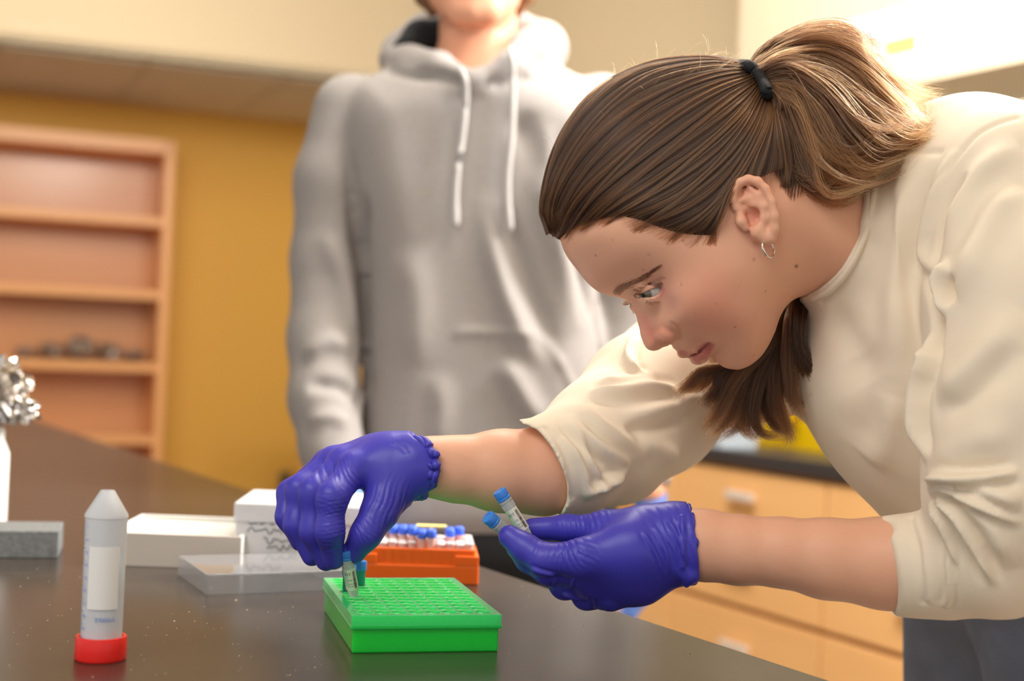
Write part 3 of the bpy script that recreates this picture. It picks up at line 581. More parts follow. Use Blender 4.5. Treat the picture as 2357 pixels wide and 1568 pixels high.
def head_f(P):
    q = P-HO.astype(np.float32); g = q@eg.astype(np.float32); h = q@eh.astype(np.float32); s0 = q@es.astype(np.float32); s = np.abs(s0)
    Q, qg, qh = QF(g, h, True); f = (s*s-Q)/np.sqrt(4*s*s+qg*qg+qh*qh+1e-7)
    outb = np.maximum(np.maximum(np.abs(g)-.15, np.abs(h)-.16), 0); f = f+outb
    L = np.stack([g, h, s], 1)
    near = (np.abs(g) < .12) & (np.abs(h) < .13); idx = np.nonzero(near)[0]; l = L[idx]; fn = f[idx]
    # eyelids bulge over the ball, then the lid opening
    e = np.linalg.norm(l-EYE.astype(np.float32), axis=1); fn = smin(fn, e-(EYER+.0016), .0045)
    lp = LF(l[:, 0], l[:, 1]); cut = np.maximum(np.maximum(lp, .019-l[:, 2]), e-(EYER+.0050)); fn = smax(fn, -cut, .0008)
    fn = np.maximum(fn, -np.maximum(EYER-.0002-e, -1)) if False else fn
    # nose wing, nostril
    al = sp(1541, 765); al[2] -= .0050; al2 = sp(1525, 770); al2[2] -= .0058; al3 = sp(1552, 772); al3[2] -= .0055
    fn = smin(fn, chain(l, [al2, al, al3], [.0048, .0066, .0042], .002), .0022)
    no = np.array([*hloc(1530, 797, .006), .006], np.float32); no2 = np.array([*hloc(1541, 781, .010), .0095], np.float32); fn = smax(fn, -cone(l, no, no2, .0022, .0026), .0012)
    # groove behind the wing
    gr_ = [sp(1548, 745), sp(1564, 758), sp(1566, 774)]; fn = smax(fn, -chain(l, gr_, [.0004, .0012, .0008], .001), .0035)
    # lips
    up = [sp(1573, 812), sp(1590, 809), sp(1608, 803), sp(1627, 794)]; lo_ = [sp(1606, 823), sp(1616, 818), sp(1625, 808), sp(1631, 797)]
    for p, d in zip(up, (.0038, .0034, .0030, .0022)): p[2] -= d
    for p, d in zip(lo_, (.0052, .0050, .0040, .0028)): p[2] -= d
    fn = smin(fn, chain(l, up, [.0040, .0042, .0038, .0020], .002), .0018); fn = smin(fn, chain(l, lo_, [.0052, .0060, .0048, .0022], .002), .0018)
    ml = [sp(1585, 820, .002), sp(1597, 816.5, .0026), sp(1610, 809, .0026), sp(1621, 800, .0016), sp(1632, 791, .0006)]; fn = smax(fn, -chain(l, ml, [.0008, .0013, .0014, .0013, .0016], .001), .0014)
    # upper lid crease
    cr_ = [sp(1462, 667), sp(1480, 662), sp(1503, 651), sp(1524, 641)]; fn = smax(fn, -chain(l, cr_, [.0004, .0006, .0007, .0003], .001), .0024)
    # ear: rim, inner fold, plate, lobe, tragus, hollow
    near2 = (l[:, 0] > -.12) & (l[:, 0] < .03) & (l[:, 1] > -.12) & (l[:, 1] < .06) & (l[:, 2] > .045); j = np.nonzero(near2)[0]; m = l[j]; fe = fn[j]
    base = chain(m, [earp(1712, 450, 70), earp(1745, 470, 74), earp(1755, 510, 73), earp(1745, 540, 71)], [.008, .0085, .009, .006], .004)
    fe = smin(fe, base, .004)
    hol = chain(m, [earp(1722, 493, 79), earp(1738, 500, 80), earp(1727, 520, 78)], [.0055, .0062, .0042], .002); fe = smax(fe, -hol, .002)
    fos = chain(m, [earp(1706, 446, 82), earp(1722, 438, 84.5)], [.0048, .0042], .002); fe = smax(fe, -fos, .0025)
    fe = smin(fe, chain(m, HELIX, [.0026, .0028, .0031, .0033, .0034, .0034, .0034, .0034, .0034, .0034, .0036, .0042], .002), .0016)
    fe = smin(fe, chain(m, ANTI, [.0018, .0026, .003, .003, .0028, .0026], .002), .002); fe = smin(fe, chain(m, ANTI2, [.0024, .0022, .0016], .002), .002)
    fe = smin(fe, chain(m, CRUS, [.0024, .0024, .0014], .002), .0018); fe = smin(fe, chain(m, TRAG, [.0034, .0040, .0032], .002), .003)
    fe = smin(fe, chain(m, [earp(1748, 535, 76), earp(1764, 548, 76.5)], [.0062, .0058], .003), .003)
    sc = chain(m, [earp(1702, 438, 81), earp(1722, 427, 84), earp(1748, 438, 87), earp(1765, 468, 89), earp(1771, 500, 88.5)], [.0012, .0018, .0022, .0022, .0014], .001); fe = smax(fe, -sc, .0016)
    fn[j] = fe; f[idx] = fn; return f
NK = [W(1770, 470, 1.135), W(1880, 515, 1.145), W(2040, 560, 1.165)]; NR = [.052, .0545, .068]
def neck_f(P):
    f = chain(P, NK, NR, .01)
    m1 = cone(P, W(1800, 470, 1.085), W(1985, 600, 1.115), .014, .016); return smin(f, m1, .035)
def body_head(P): return smin(head_f(P), neck_f(P), .016)
# near (left) and far (right) arm, skin
ARM_N = [W(1560, 1248, 1.055), W(1620, 1255, 1.053), W(1700, 1266, 1.05), W(1800, 1272, 1.047), W(1900, 1286, 1.045), W(2035, 1297, 1.043), W(2200, 1300, 1.02), W(2350, 1235, .995), W(2380, 950, 1.0), W(2380, 700, 1.02), W(2360, 460, 1.06)]
RN = [.0245, .0258, .0250, .0251, .0290, .0330, .037, .042, .050, .056, .058]
ARM_F = [W(960, 1072, 1.116), W(1000, 1075, 1.12), W(1050, 1080, 1.124), W(1150, 1084, 1.132), W(1250, 1085, 1.142), W(1400, 1015, 1.2), W(1500, 930, 1.27), W(1570, 870, 1.33), W(1740, 800, 1.30)]
RF = [.0222, .0228, .0254, .032, .0345, .043, .05, .055, .07]
TORSO = [(1930, 340), (2010, 292), (2110, 252), (2240, 240), (2357, 250), (2560, 330), (2760, 700), (2800, 1150), (2700, 1320), (2420, 1345), (2215, 1335), (2110, 1270), (2030, 1184), (1930, 1082), (1854, 962), (1836, 880), (1840, 770), (1860, 700), (1890, 620), (1905, 480)]
TF = slab(TORSO, 1.17, 90)
def torso_f(P): return inflate(P, TF, 1.175, .125, .105)
def skin_f(P):
    f = smin(torso_f(P)+.016, neck_f(P)+.002, .03)
    f = smin(f, chain(P, ARM_N, RN, .006), .02); f = smin(f, chain(P, ARM_F, RF, .007), .02)
    return smin(f, cone(P, W(2240, 440, 1.13), ARM_N[-1], .042, .054), .02)
# ---- hands (gloved): joints (px, py, distance) and radii
def Hd(L): return [W(*p) for p in L]
HR = dict(
    index=(Hd([(815, 1080, 1.080), (764, 1147, 1.052), (759, 1222, 1.050), (768, 1286, 1.062)]), [.0115, .0100, .0090, .0078]),
    middle=(Hd([(790, 1068, 1.098), (722, 1135, 1.072), (722, 1222, 1.068), (751, 1290, 1.074)]), [.0112, .0098, .0088, .0076]),
    ring=(Hd([(768, 1064, 1.116), (690, 1128, 1.092), (684, 1208, 1.086), (718, 1280, 1.086)]), [.0108, .0093, .0084, .0072]),
    pinky=(Hd([(754, 1066, 1.132), (668, 1136, 1.112), (662, 1190, 1.104), (690, 1248, 1.100)]), [.0098, .0084, .0074, .0064]),
    thumb=(Hd([(905, 1112, 1.088), (874, 1178, 1.070), (843, 1228, 1.060), (815, 1270, 1.066)]), [.0155, .0120, .0098, .0086]))
HR = {k_: ([CAM+(p-CAM)*1.02 for p in j], [x*1.02 for x in r]) for k_, (j, r) in HR.items()}
WR = W(965, 1072, 1.118)
def hand_r(P, o=0):
    f = None
    for k_, (j, r) in HR.items(): c = chain(P, j, [x+o for x in r], .009); f = c if f is None else smin(f, c, .0024)
    pal = chain(P, [WR, W(905, 1068, 1.114), HR['index'][0][0]], [.021+o, .0195+o, .0128+o], .01)
    pal = smin(pal, chain(P, [WR, W(890, 1062, 1.124), HR['middle'][0][0]], [.021+o, .017+o, .0122+o], .01), .012)
    pal = smin(pal, chain(P, [WR, W(870, 1058, 1.134), HR['ring'][0][0]], [.021+o, .016+o, .0115+o], .01), .012); pal = smin(pal, chain(P, [WR, W(860, 1062, 1.144), HR['pinky'][0][0]], [.021+o, .016+o, .0105+o], .01), .012)
    pal = smin(pal, chain(P, [W(940, 1090, 1.113), W(900, 1125, 1.105), HR['thumb'][0][1]], [.019+o, .0165+o, .0118+o], .01), .010)
    return smin(f, pal, .005)
HL = dict(
    index=(Hd([(1345, 1283, 1.040), (1252, 1288, 1.046), (1208, 1262, 1.053), (1174, 1236, 1.058)]), [.0125, .0107, .0096, .0082]),
    middle=(Hd([(1345, 1310, 1.052), (1262, 1312, 1.056), (1218, 1288, 1.066), (1190, 1262, 1.076)]), [.0122, .0100, .0088, .0076]),
    ring=(Hd([(1365, 1336, 1.060), (1300, 1345, 1.076), (1272, 1318, 1.096), (1300, 1290, 1.110)]), [.0125, .0102, .0088, .0076]),
    pinky=(Hd([(1405, 1365, 1.066), (1350, 1370, 1.080), (1325, 1345, 1.100), (1345, 1318, 1.112)]), [.0122, .0098, .0080, .0070]),
    thumb=(Hd([(1480, 1218, 1.060), (1392, 1217, 1.068), (1305, 1215, 1.080), (1226, 1219, 1.088)]), [.0150, .0118, .0088, .0080]))
WL = W(1560, 1248, 1.055)
def hand_l(P, o=0):
    f = None
    for k_, (j, r) in HL.items(): c = chain(P, j, [x+o for x in r], .006); f = c if f is None else smin(f, c, .0024)
    pal = chain(P, [WL, W(1460, 1262, 1.046), HL['index'][0][0]], [.0235+o, .020+o, .0138+o], .01)
    pal = smin(pal, chain(P, [WL, W(1455, 1285, 1.050), HL['middle'][0][0]], [.0235+o, .019+o, .0138+o], .01), .012)
    pal = smin(pal, chain(P, [WL, W(1465, 1310, 1.056), HL['ring'][0][0]], [.0235+o, .018+o, .0130+o], .01), .012); pal = smin(pal, chain(P, [W(1555, 1262, 1.058), W(1470, 1330, 1.062), HL['pinky'][0][0]], [.0225+o, .018+o, .0120+o], .01), .012)
    pal = smin(pal, chain(P, [WL, W(1490, 1220, 1.06), HL['thumb'][0][1]], [.0215+o, .0155+o, .0115+o], .01), .012)
    return smin(f, pal, .005)
LABW = 'young woman with a brown ponytail, cream shirt and blue gloves leaning over the bench'
wo = empty('person', (W(2400, 1500, 1.3)[0], W(2400, 1500, 1.3)[1], 0), LABW, 'person')
bpy.context.view_layer.update()
import time; T0 = time.time()
HV, HQ = surface(body_head, W(1230, 880, 1.13)-A3(.0, .13, .0), W(2090, 100, 1.13)+A3(.0, .13, .0), .0013)
# keep the head shell only up to inside the shirt
BV, BQ = surface(skin_f, np.minimum.reduce([W(900, 1500, 1.0), W(2900, 1600, 1.35), W(900, 100, 1.3)])-.05, np.maximum.reduce([W(2900, 100, 1.35), W(2900, 1500, 1.0)])+.08, .0035, blk=8)
print('skin', len(HV), len(BV), time.time()-T0)
# ---- skin colours carried by the mesh: blush, lips, moles, and painted lid-crease shade
base = np.array(srgb(234, 180, 150)[:3]); col = np.tile(base, (len(HV), 1))
q = HV-HO; Lh = np.stack([q@eg, q@eh, np.abs(q@es)], 1)
def blob(px, py, r, c, a, lat=None):
    p = surf(px, py); d = np.linalg.norm(Lh-p, axis=1)/(r*mm); w = (a*np.exp(-d*d))[:, None]; global col; col = col*(1-w)+w*np.array(srgb(*c)[:3])
for b in [(1620, 690, 28, (220, 132, 112), .42), (1660, 740, 24, (222, 140, 118), .25), (1500, 770, 11, (212, 120, 106), .6), (1535, 765, 7, (216, 112, 92), .5), (1480, 735, 9, (212, 130, 120), .4), (1525, 670, 7, (190, 112, 104), .5), (1545, 690, 9, (176, 128, 118), .45), (1465, 672, 6, (168, 120, 108), .4),
          (1530, 640, 9, (196, 140, 118), .4), (1740, 440, 12, (226, 130, 106), .5), (1730, 505, 9, (206, 110, 94), .6), (1770, 550, 9, (230, 140, 118), .5), (1715, 450, 6, (206, 118, 100), .6), (1600, 785, 9, (200, 142, 124), .3), (1395, 640, 14, (206, 150, 134), .3)]: blob(*b)
def strip(P, r, c, a):
    global col; d, _ = seg_dist(Lh, np.array(P, float)); w = (a/(1+np.exp((d-r*mm)/(.12*r*mm))))[:, None]; col = col*(1-w)+w*np.array(srgb(*c)[:3])
strip([surf(1572, 812), surf(1590, 811), surf(1608, 805), surf(1628, 794)], 3.4, (196, 116, 108), .8); strip([surf(1606, 822), surf(1615, 817), surf(1624, 808), surf(1631, 797)], 4.6, (188, 96, 96), .85)
strip([surf(1587, 819), surf(1600, 815), surf(1612, 808), surf(1632, 791)], 1.0, (120, 56, 56), .8)
strip([surf(1463, 683), surf(1478, 668), surf(1498, 659), surf(1522, 653)], 1.7, (84, 52, 44), .85); strip([surf(1486, 689), surf(1506, 690), surf(1522, 681), surf(1527, 664)], 1.4, (196, 110, 104), .6)
strip([surf(1460, 667), surf(1482, 660), surf(1508, 649), surf(1530, 640)], .9, (128, 84, 68), .55)  # dark strip paints the shade of the upper lid crease
for x, y, r in [(1410, 553, 1.0), (1493, 586, 1.0), (1371, 588, 1.2), (1572, 554.5, 1.2), (1481, 621, 1.0), (1735, 597, 1.3), (1762, 671, 1.1), (1692, 753, 1.1), (1568, 655, .9), (1650, 700, .7), (1735, 818, 1.2), (1600, 720, .7), (1700, 660, .7)]: blob(x, y, r*.75, (122, 70, 54), .7)
px_, py_, dd_ = proj(HV); w = np.exp(-((px_-1833)**2+(py_-613)**2)/16.0)*((HV-HO)@es > 0); col = col*(1-w[:, None])+w[:, None]*np.array(srgb(120, 70, 50)[:3])
V, Q = join_vq([(HV, HQ), (BV, BQ)]); me = np_mesh('body', V, Q); ca = me.color_attributes.new('tone', 'FLOAT_COLOR', 'POINT')
cc = np.ones((len(V), 4)); cc[:len(HV), :3] = col; cc[len(HV):, :3] = base; ca.data.foreach_set('color', cc.ravel().astype(np.float32))
M_skin = mat('skin', tuple(base)+(1,), .46, spec=.4, sss=.25, sssr=(1, .4, .25), attr='tone', bump=(900, .12, .0006), noise=((60, 60, 60), .18, srgb(222, 158, 126)))
body = link('body', me, M_skin, wo, True)
# ---- eyes
def eyeball(side, parent, M0=None):
    c = EYE.copy(); c[2] *= side; wpos = hworld(*c)
    bm = bmesh.new(); bmesh.ops.create_uvsphere(bm, u_segments=48, v_segments=32, radius=EYER)
    gz = Vector(ax(-.70, -.20, .68 if side > 0 else .30)); rot = gz.to_track_quat('Z', 'Y').to_matrix()
    for v in bm.verts:
        d = math.hypot(v.co.x, v.co.y)
        if v.co.z > 0: v.co.z += .0011*max(0, 1-(d/.0062)**2)
        v.co = rot @ v.co
    me = bpy.data.meshes.new('eye'); bm.to_mesh(me); bm.free(); cl = me.color_attributes.new('tone', 'FLOAT_COLOR', 'POINT'); A = []
    for p in me.polygons: p.use_smooth = True
    for v in me.vertices:
        a = math.acos(max(-1, min(1, v.co.normalized().dot(gz)))); an = random.random()
        A += list(srgb(14, 12, 12) if a < .17 else (srgb(82+22*an, 76+18*an, 62+12*an) if a < .50 else (srgb(60, 60, 58) if a < .56 else srgb(172, 162, 156))))
    cl.data.foreach_set('color', A); o = link('eye', me, mat('eye_wet', (1, 1, 1, 1), .12, attr='tone', coat=.4), None); o.location = wpos; o.parent = parent; o.matrix_parent_inverse = parent.matrix_world.inverted(); return o
eyeball(1, wo); eyeball(-1, wo)

# ------------------------------------------------------------------ cream shirt
def fold_apply(V, N, folds, xy, base=None, MINW=2.6, AMP=1.6):
    X, Y, D = xy; fac = (N@(CAM-V.mean(0))/np.linalg.norm(CAM-V.mean(0))) > .05; disp = np.zeros(len(V))
    for f in folds:
        P, w, a = f[0], max(f[1], MINW)*mm, f[2]*mm*AMP; kind = f[3] if len(f) > 3 else 'ridge'; n = max(6, len(P)*6)
        C = cr(P, n); P3 = []
        for (x, y) in C:
            d2 = (X-x)**2+(Y-y)**2; c_ = np.nonzero(d2 < 49)[0]
            if len(c_) == 0: continue
            c_ = c_[D[c_] < D[c_].min()+.012]; P3.append(V[c_[np.argmin(d2[c_])]])
        if len(P3) < 3: continue
        P3 = np.array(P3); P3 = np.array([P3[max(0, i-2):i+3].mean(0) for i in range(len(P3))]); lo = P3.min(0)-3.5*w; hi = P3.max(0)+3.5*w; m = np.nonzero(((V > lo) & (V < hi)).all(1))[0]
        if len(m) == 0: continue
        d, t = seg_dist(V[m], P3); u = d/w; tp = np.clip(np.minimum(t, 1-t)*(f[4] if len(f) > 4 else 5), 0, 1); tp = tp*tp*(3-2*tp)
        if kind == 'ridge': g = np.exp(-u*u)
        elif kind == 'groove': g = -np.exp(-u*u)+.45*np.exp(-((u-1.7)/.8)**2)
        elif kind == 'seam': g = -np.exp(-u*u)
        disp[m] += a*g*tp
    return V+N*disp[:, None]
SLN = [W(2240, 370, 1.13), W(2345, 455, 1.06), W(2372, 700, 1.02), W(2355, 950, 1.0), W(2338, 1130, .995), W(2290, 1268, 1.0), W(2180, 1300, 1.02), W(2100, 1301, 1.033), W(2000, 1300, 1.043)]
SRN = [.052, .067, .0735, .070, .064, .046, .0375, .0350, .0350]
SLF = [W(1180, 1078, 1.125), W(1240, 1080, 1.13), W(1310, 1062, 1.15), W(1400, 1013, 1.2), W(1500, 928, 1.27), W(1566, 862, 1.33), W(1760, 760, 1.30), W(1900, 760, 1.25)]
SRF = [.0375, .0385, .043, .0545, .0645, .0610, .066, .08]
cutN = slab([(2048, 1150), (2029, 1180), (2023, 1200), (2030, 1260), (2040, 1330), (2052, 1418), (2060, 1480), (1500, 1480), (1500, 1150)], 1.04)
cutF = slab([(1150, 930), (1186, 968), (1236, 985), (1268, 1022), (1290, 1068), (1302, 1110), (1304, 1150), (1284, 1192), (1270, 1260), (1000, 1260), (1000, 930)], 1.13)
cutC = slab([(2020, 200), (2012, 350), (2005, 450), (1990, 532), (1955, 610), (1912, 664), (1882, 681), (1862, 690), (1840, 700), (1780, 690), (1700, 500), (1700, 200)], 1.072)
def shirt_f(P):
    x, y, z = cxy(P)
    t = smin(torso_f(P), neck_f(P)-.0035, .028)
    n = chain(P, SLN, SRN, .010); kk = np.clip(.006+(P[:, 2]-1.13)*.16, .006, .024); t2 = smin(t, n, kk)
    n2 = n; f = t2; fa = chain(P, SLF, SRF, .010); f = smin(f, fa, .018)
    f = np.where(z < 1.115, smax(f, -cutN(x, y), .002), f) if False else f
    f = smax(f, -np.maximum(cutN(x, y), z-1.10), .002); f = smax(f, -cutF(x, y), .002); f = smax(f, -np.maximum(cutC(x, y), np.linalg.norm(P-W(1860, 500, 1.14).astype(np.float32), axis=1)-.17), .002)
    return f
loS = np.minimum.reduce([W(1100, 1500, 1.0), W(2900, 1600, 1.40), W(1100, 150, 1.40), W(2900, 1500, .9)])-.02; hiS = np.maximum.reduce([W(2900, 150, 1.40), W(1100, 100, 1.3), W(2900, 1500, .9)])+.10
SV, SQ = surface(shirt_f, loS, hiS, .0023, blk=8); SV = vsmooth(SV, SQ, 1); SN = vnormals(SV, SQ)
FOLDS = [
 ([(2357, 268), (2290, 285), (2230, 325), (2190, 385), (2150, 440), (2122, 510), (2112, 590), (2120, 660)], 1.3, -1.4, 'ridge', 30),     # armhole seam
 ([(2030, 350), (2110, 352), (2175, 352)], 1.2, -.8, 'ridge', 20),                                                                       # shoulder seam
 ([(2150, 340), (2105, 430), (2080, 540), (2072, 660), (2070, 780), (2050, 900)], 13, 8, 'ridge', 3),
 ([(2210, 330), (2165, 420), (2140, 520), (2130, 600), (2140, 650)], 7, 5, 'ridge', 3),
 ([(2110, 330), (2085, 400), (2060, 480)], 7, 3, 'ridge', 3),
 ([(2120, 600), (2150, 690), (2158, 760), (2148, 820)], 5, -9, 'ridge', 3),
 ([(2357, 330), (2290, 370), (2235, 440), (2200, 520), (2175, 600)], 10, 5.5, 'ridge', 3),
 ([(2240, 390), (2190, 470), (2160, 560), (2148, 620)], 5, -6, 'ridge', 3),
 ([(2357, 420), (2300, 480), (2240, 600), (2190, 700)], 11, 5, 'ridge', 3),
 ([(2190, 600), (2165, 640), (2160, 690), (2175, 735)], 5, 6, 'ridge', 4),
 ([(2195, 630), (2185, 665), (2190, 700)], 4, -7, 'ridge', 4),
 ([(2140, 760), (2142, 830), (2122, 900), (2120, 980), (2140, 1080)], 5, -8, 'groove', 4),
 ([(2357, 700), (2280, 800), (2200, 880), (2150, 910)], 14, 5, 'ridge', 3), ([(2357, 780), (2280, 870), (2210, 930), (2140, 950)], 9, -5, 'ridge', 3),
 ([(2357, 1000), (2270, 1010), (2190, 1040), (2140, 1090)], 13, 4, 'ridge', 3),
 ([(2357, 1085), (2270, 1100), (2200, 1102), (2140, 1100)], 3.5, -6, 'groove', 4),
 ([(2130, 1118), (2170, 1106), (2230, 1116), (2300, 1140), (2357, 1165)], 6, 5.5, 'ridge', 5),
 ([(2135, 1130), (2180, 1132), (2240, 1150), (2300, 1180), (2357, 1210)], 3, -5.5, 'groove', 4),
 ([(2140, 1150), (2175, 1160), (2210, 1190), (2240, 1240), (2270, 1300), (2290, 1360)], 3.6, -6, 'groove', 4),
 ([(2135, 1155), (2165, 1190), (2190, 1250), (2200, 1310)], 3, -4, 'groove', 4), ([(2200, 1140), (2250, 1175), (2300, 1240), (2330, 1320)], 8, 4.5, 'ridge', 3),
 ([(2140, 1170), (2170, 1215), (2183, 1290), (2186, 1370), (2170, 1400)], 2.4, -2.2, 'groove', 9),
 ([(2098, 1185), (2112, 1240), (2122, 1310), (2128, 1400)], 1.5, -1.8, 'ridge', 20), ([(2104, 1185), (2119, 1240), (2130, 1310), (2136, 1400)], 2.2, 1.4, 'ridge', 20),
 ([(2032, 1194), (2045, 1215), (2038, 1240)], 4, -3, 'ridge', 3),
 ([(1985, 548), (2025, 500), (2060, 420)], 9, 2, 'ridge', 3), ([(1900, 715), (1960, 790), (2010, 890)], 16, -4, 'ridge', 3), ([(2060, 900), (2040, 1000), (2000, 1080)], 12, 3.5, 'ridge', 3), ([(1960, 800), (2000, 950), (1990, 1050)], 18, -3.5, 'ridge', 3),
 # collar band stitching
 ([(2024, 350), (2017, 450), (2000, 540), (1965, 620), (1918, 677), (1886, 697)], 1.2, -1.0, 'ridge', 30),
 # far sleeve
 ([(1345, 905), (1420, 905), (1500, 895), (1570, 905)], 6, -5, 'groove', 4), ([(1370, 880), (1440, 880), (1520, 870)], 7, 4, 'ridge', 3),
 ([(1470, 770), (1445, 810), (1450, 840), (1480, 865)], 4, -4.5, 'groove', 4), ([(1320, 925), (1360, 970), (1430, 1020), (1500, 1060)], 9, 5, 'ridge', 3), ([(1300, 950), (1350, 1010), (1420, 1060), (1450, 1080)], 5, -5, 'groove', 3),
 ([(1420, 965), (1500, 950), (1580, 920), (1620, 905)], 7, 4.5, 'ridge', 3), ([(1430, 985), (1500, 985), (1590, 955)], 5, -4, 'ridge', 3), ([(1460, 1005), (1530, 1040), (1560, 1060)], 8, 3.5, 'ridge', 3),
 ([(1285, 1000), (1330, 1050), (1350, 1110), (1345, 1150)], 5, 4, 'ridge', 3), ([(1290, 965), (1330, 1010), (1372, 1090), (1380, 1130)], 3.4, -4, 'groove', 3), ([(1330, 1145), (1390, 1120), (1450, 1085)], 6, 4.5, 'ridge', 3), ([(1340, 1130), (1400, 1105), (1440, 1080)], 3, -3.5, 'groove', 3),
 ([(1248, 978), (1282, 1010), (1305, 1060), (1316, 1110), (1315, 1160)], 1.5, -1.6, 'ridge', 20)]
X_, Y_, D_ = proj(SV); SV = fold_apply(SV, SN, FOLDS, (X_, Y_, D_))
SV = vsmooth(SV, SQ, 1); q = SV*[1, 1, 1]; w = (np.sin(q[:, 0]*70+3*np.sin(q[:, 2]*31))*np.sin(q[:, 2]*45+2*np.sin(q[:, 1]*37)))*.0007; SV = SV+vnormals(SV, SQ)*w[:, None]
M_cream = mat('cream_cotton', srgb(240, 226, 204), .85, spec=.2, sss=.12, sssr=(1, .8, .6), bump=(1600, .18, .0005), sheen=.15)
link('shirt', np_mesh('shirt', SV, SQ), M_cream, wo, True)
# collar band
ring = []
def on_neck(px, py):     # near-side point of the neck under a pixel
    r = (Fv+Rv*((px-IW/2)/FPX)+Uv*((IH/2-py)/FPX)); ds = np.arange(.98, 1.22, .001); P = (CAM+ds[:, None]*r).astype(np.float32); f = smin(neck_f(P)-.0035, torso_f(P), .028); i = np.argmax(f < 0); return P[i].astype(float) if (f < 0).any() else P[int(np.argmin(f))].astype(float)
ring = [on_neck(x, y) for x, y in cr([(2018, 352), (2011, 450), (1994, 533), (1959, 612), (1917, 664), (1888, 681), (1868, 689)], 40)]
ring = cr([np.mean(ring[max(0, i-2):i+3], 0) for i in range(len(ring))], 60)
tube('collar_band', [p+(CAM-p)/np.linalg.norm(CAM-p)*.0002 for p in ring], .0027, M_cream, wo, n=10)
# ------------------------------------------------------------------ gloves
GLOVE = srgb(58, 52, 178)
def glove_material():
    if 'nitrile' in MATS: return MATS['nitrile']
    m = mat('nitrile', srgb(68, 64, 186), .40, spec=.5, sss=.08, sssr=(.2, .2, 1)); nt = m.node_tree; b = nt.nodes['Principled BSDF']
    a = nt.nodes.new('ShaderNodeAttribute'); a.attribute_name = 'wr'; n = nt.nodes.new('ShaderNodeTexNoise'); n.inputs['Scale'].default_value = 120; n.inputs['Detail'].default_value = 3
    tc = nt.nodes.new('ShaderNodeTexCoord'); nt.links.new(tc.outputs['Object'], n.inputs['Vector']); b1 = nt.nodes.new('ShaderNodeBump'); b1.inputs['Strength'].default_value = .12; b1.inputs['Distance'].default_value = .0012; nt.links.new(n.outputs[0], b1.inputs['Height'])
    b2 = nt.nodes.new('ShaderNodeBump'); b2.inputs['Strength'].default_value = 1.0; b2.inputs['Distance'].default_value = 1.0; nt.links.new(a.outputs['Fac'], b2.inputs['Height']); nt.links.new(b1.outputs[0], b2.inputs['Normal']); nt.links.new(b2.outputs[0], b.inputs['Normal']); return m
M_gl = glove_material()
def wrinkle(V, N, specs, XY):     # specs: centre pixel & distance, direction along the ripples' travel, radius mm, wavelength mm, amplitude mm
    disp = np.zeros(len(V))
    for (px, py, d), dirn, rad, wl, amp in specs:
        i0 = np.nonzero((XY[0]-px)**2+(XY[1]-py)**2 < 40)[0]
        if len(i0) == 0: continue
        c = V[i0[np.argmin(XY[2][i0])]]; u = ax(*dirn); qv = V-c; r = np.linalg.norm(qv, axis=1); t = qv@u
        perp = qv-t[:, None]*u; s = np.linalg.norm(perp, axis=1); vv = np.cross(u, Fv); s2 = qv@vv; wv = .5+.5*np.sin(2*np.pi*(t/(wl*mm))+.9*np.sin(s2*260+px)+.5*np.sin(t*700)); disp += -.95*amp*mm*np.exp(-((t/(rad*mm*.8))**2+(s2/(rad*mm*1.15))**2)**1.4)*np.exp(-(r/(rad*mm*1.6))**4)*wv**4
    return V+N*disp[:, None]
def make_glove(name, fn, lo, hi, specs, folds, label):
    V, Q = surface(fn, lo, hi, .0011, blk=8); N = vnormals(V, Q); V = wrinkle(V, N, specs, proj(V)); X, Y, D = proj(V); V = fold_apply(V, vnormals(V, Q), folds, (X, Y, D), MINW=1.2, AMP=1.0); V = vsmooth(V, Q, 1, .3)
    me = np_mesh(name, V, Q); o = link(name, me, M_gl, wo, True); o['label'] = label; return o
cutR = slab([(925, 985), (952, 1008), (984, 1022), (1002, 1048), (1007, 1078), (1000, 1112), (980, 1138), (952, 1152), (930, 1170), (1200, 1170), (1200, 985)], 1.10)
def glove_r_f(P):
    f = hand_r(P, .0006); x, y, z = cxy(P)
    f = smin(f, cone(P, W(955, 1072, 1.116), W(1015, 1077, 1.12), .0240, .0268), .006)
    return smax(f, -cutR(x, y), .001)
spR = [((800, 1085, 1.065), (.75, .5, 0), 12, 3.2, .9), ((775, 1175, 1.042), (.2, -.9, 0), 12, 3.0, .8), ((780, 1215, 1.042), (.1, -1, 0), 12, 3.1, .8), ((770, 1262, 1.05), (.1, -1, 0), 8, 3.0, .6), ((900, 1150, 1.065), (-.95, .3, 0), 17, 4.2, 1.1), ((850, 1215, 1.048), (.6, .7, 0), 10, 3.4, .9), ((832, 1235, 1.05), (.8, .5, 0), 9, 3.4, .8), ((745, 1080, 1.07), (.7, .6, 0), 14, 6, .7), ((735, 1150, 1.06), (.3, .9, 0), 9, 4, .4)]
foR = [([(900, 1018), (922, 1030), (936, 1050)], 1.4, -.7, 'ridge', 4), ([(915, 1014), (935, 1026), (946, 1046)], 1.4, -.7, 'ridge', 4), ([(752, 1268), (768, 1263), (782, 1268)], 1.2, -.9, 'ridge', 5)]
make_glove('glove', glove_r_f, W(620, 1330, 1.12)-.10, W(1040, 990, 1.1)+.09, spR, foR, 'purple-blue glove of the reaching hand pinching a tube')
def cuff(name, pts, rad, parent, n=90, jit=.0011, seed=1, flat=1.0):
    rg = np.random.default_rng(seed); C = cr(list(pts)+[pts[0]], n)[:-1]; k = len(C); ph = np.arange(k)/k*2*np.pi
    r = rad*(1+.22*np.sin(ph*7+seed)+.15*np.sin(ph*13)+.12*rg.standard_normal(k)); C = C+jit*np.stack([np.sin(ph*9), np.sin(ph*11+1), np.sin(ph*8+2)], 1)
    return tube(name, C, r, M_gl, parent, n=12, closed=True)
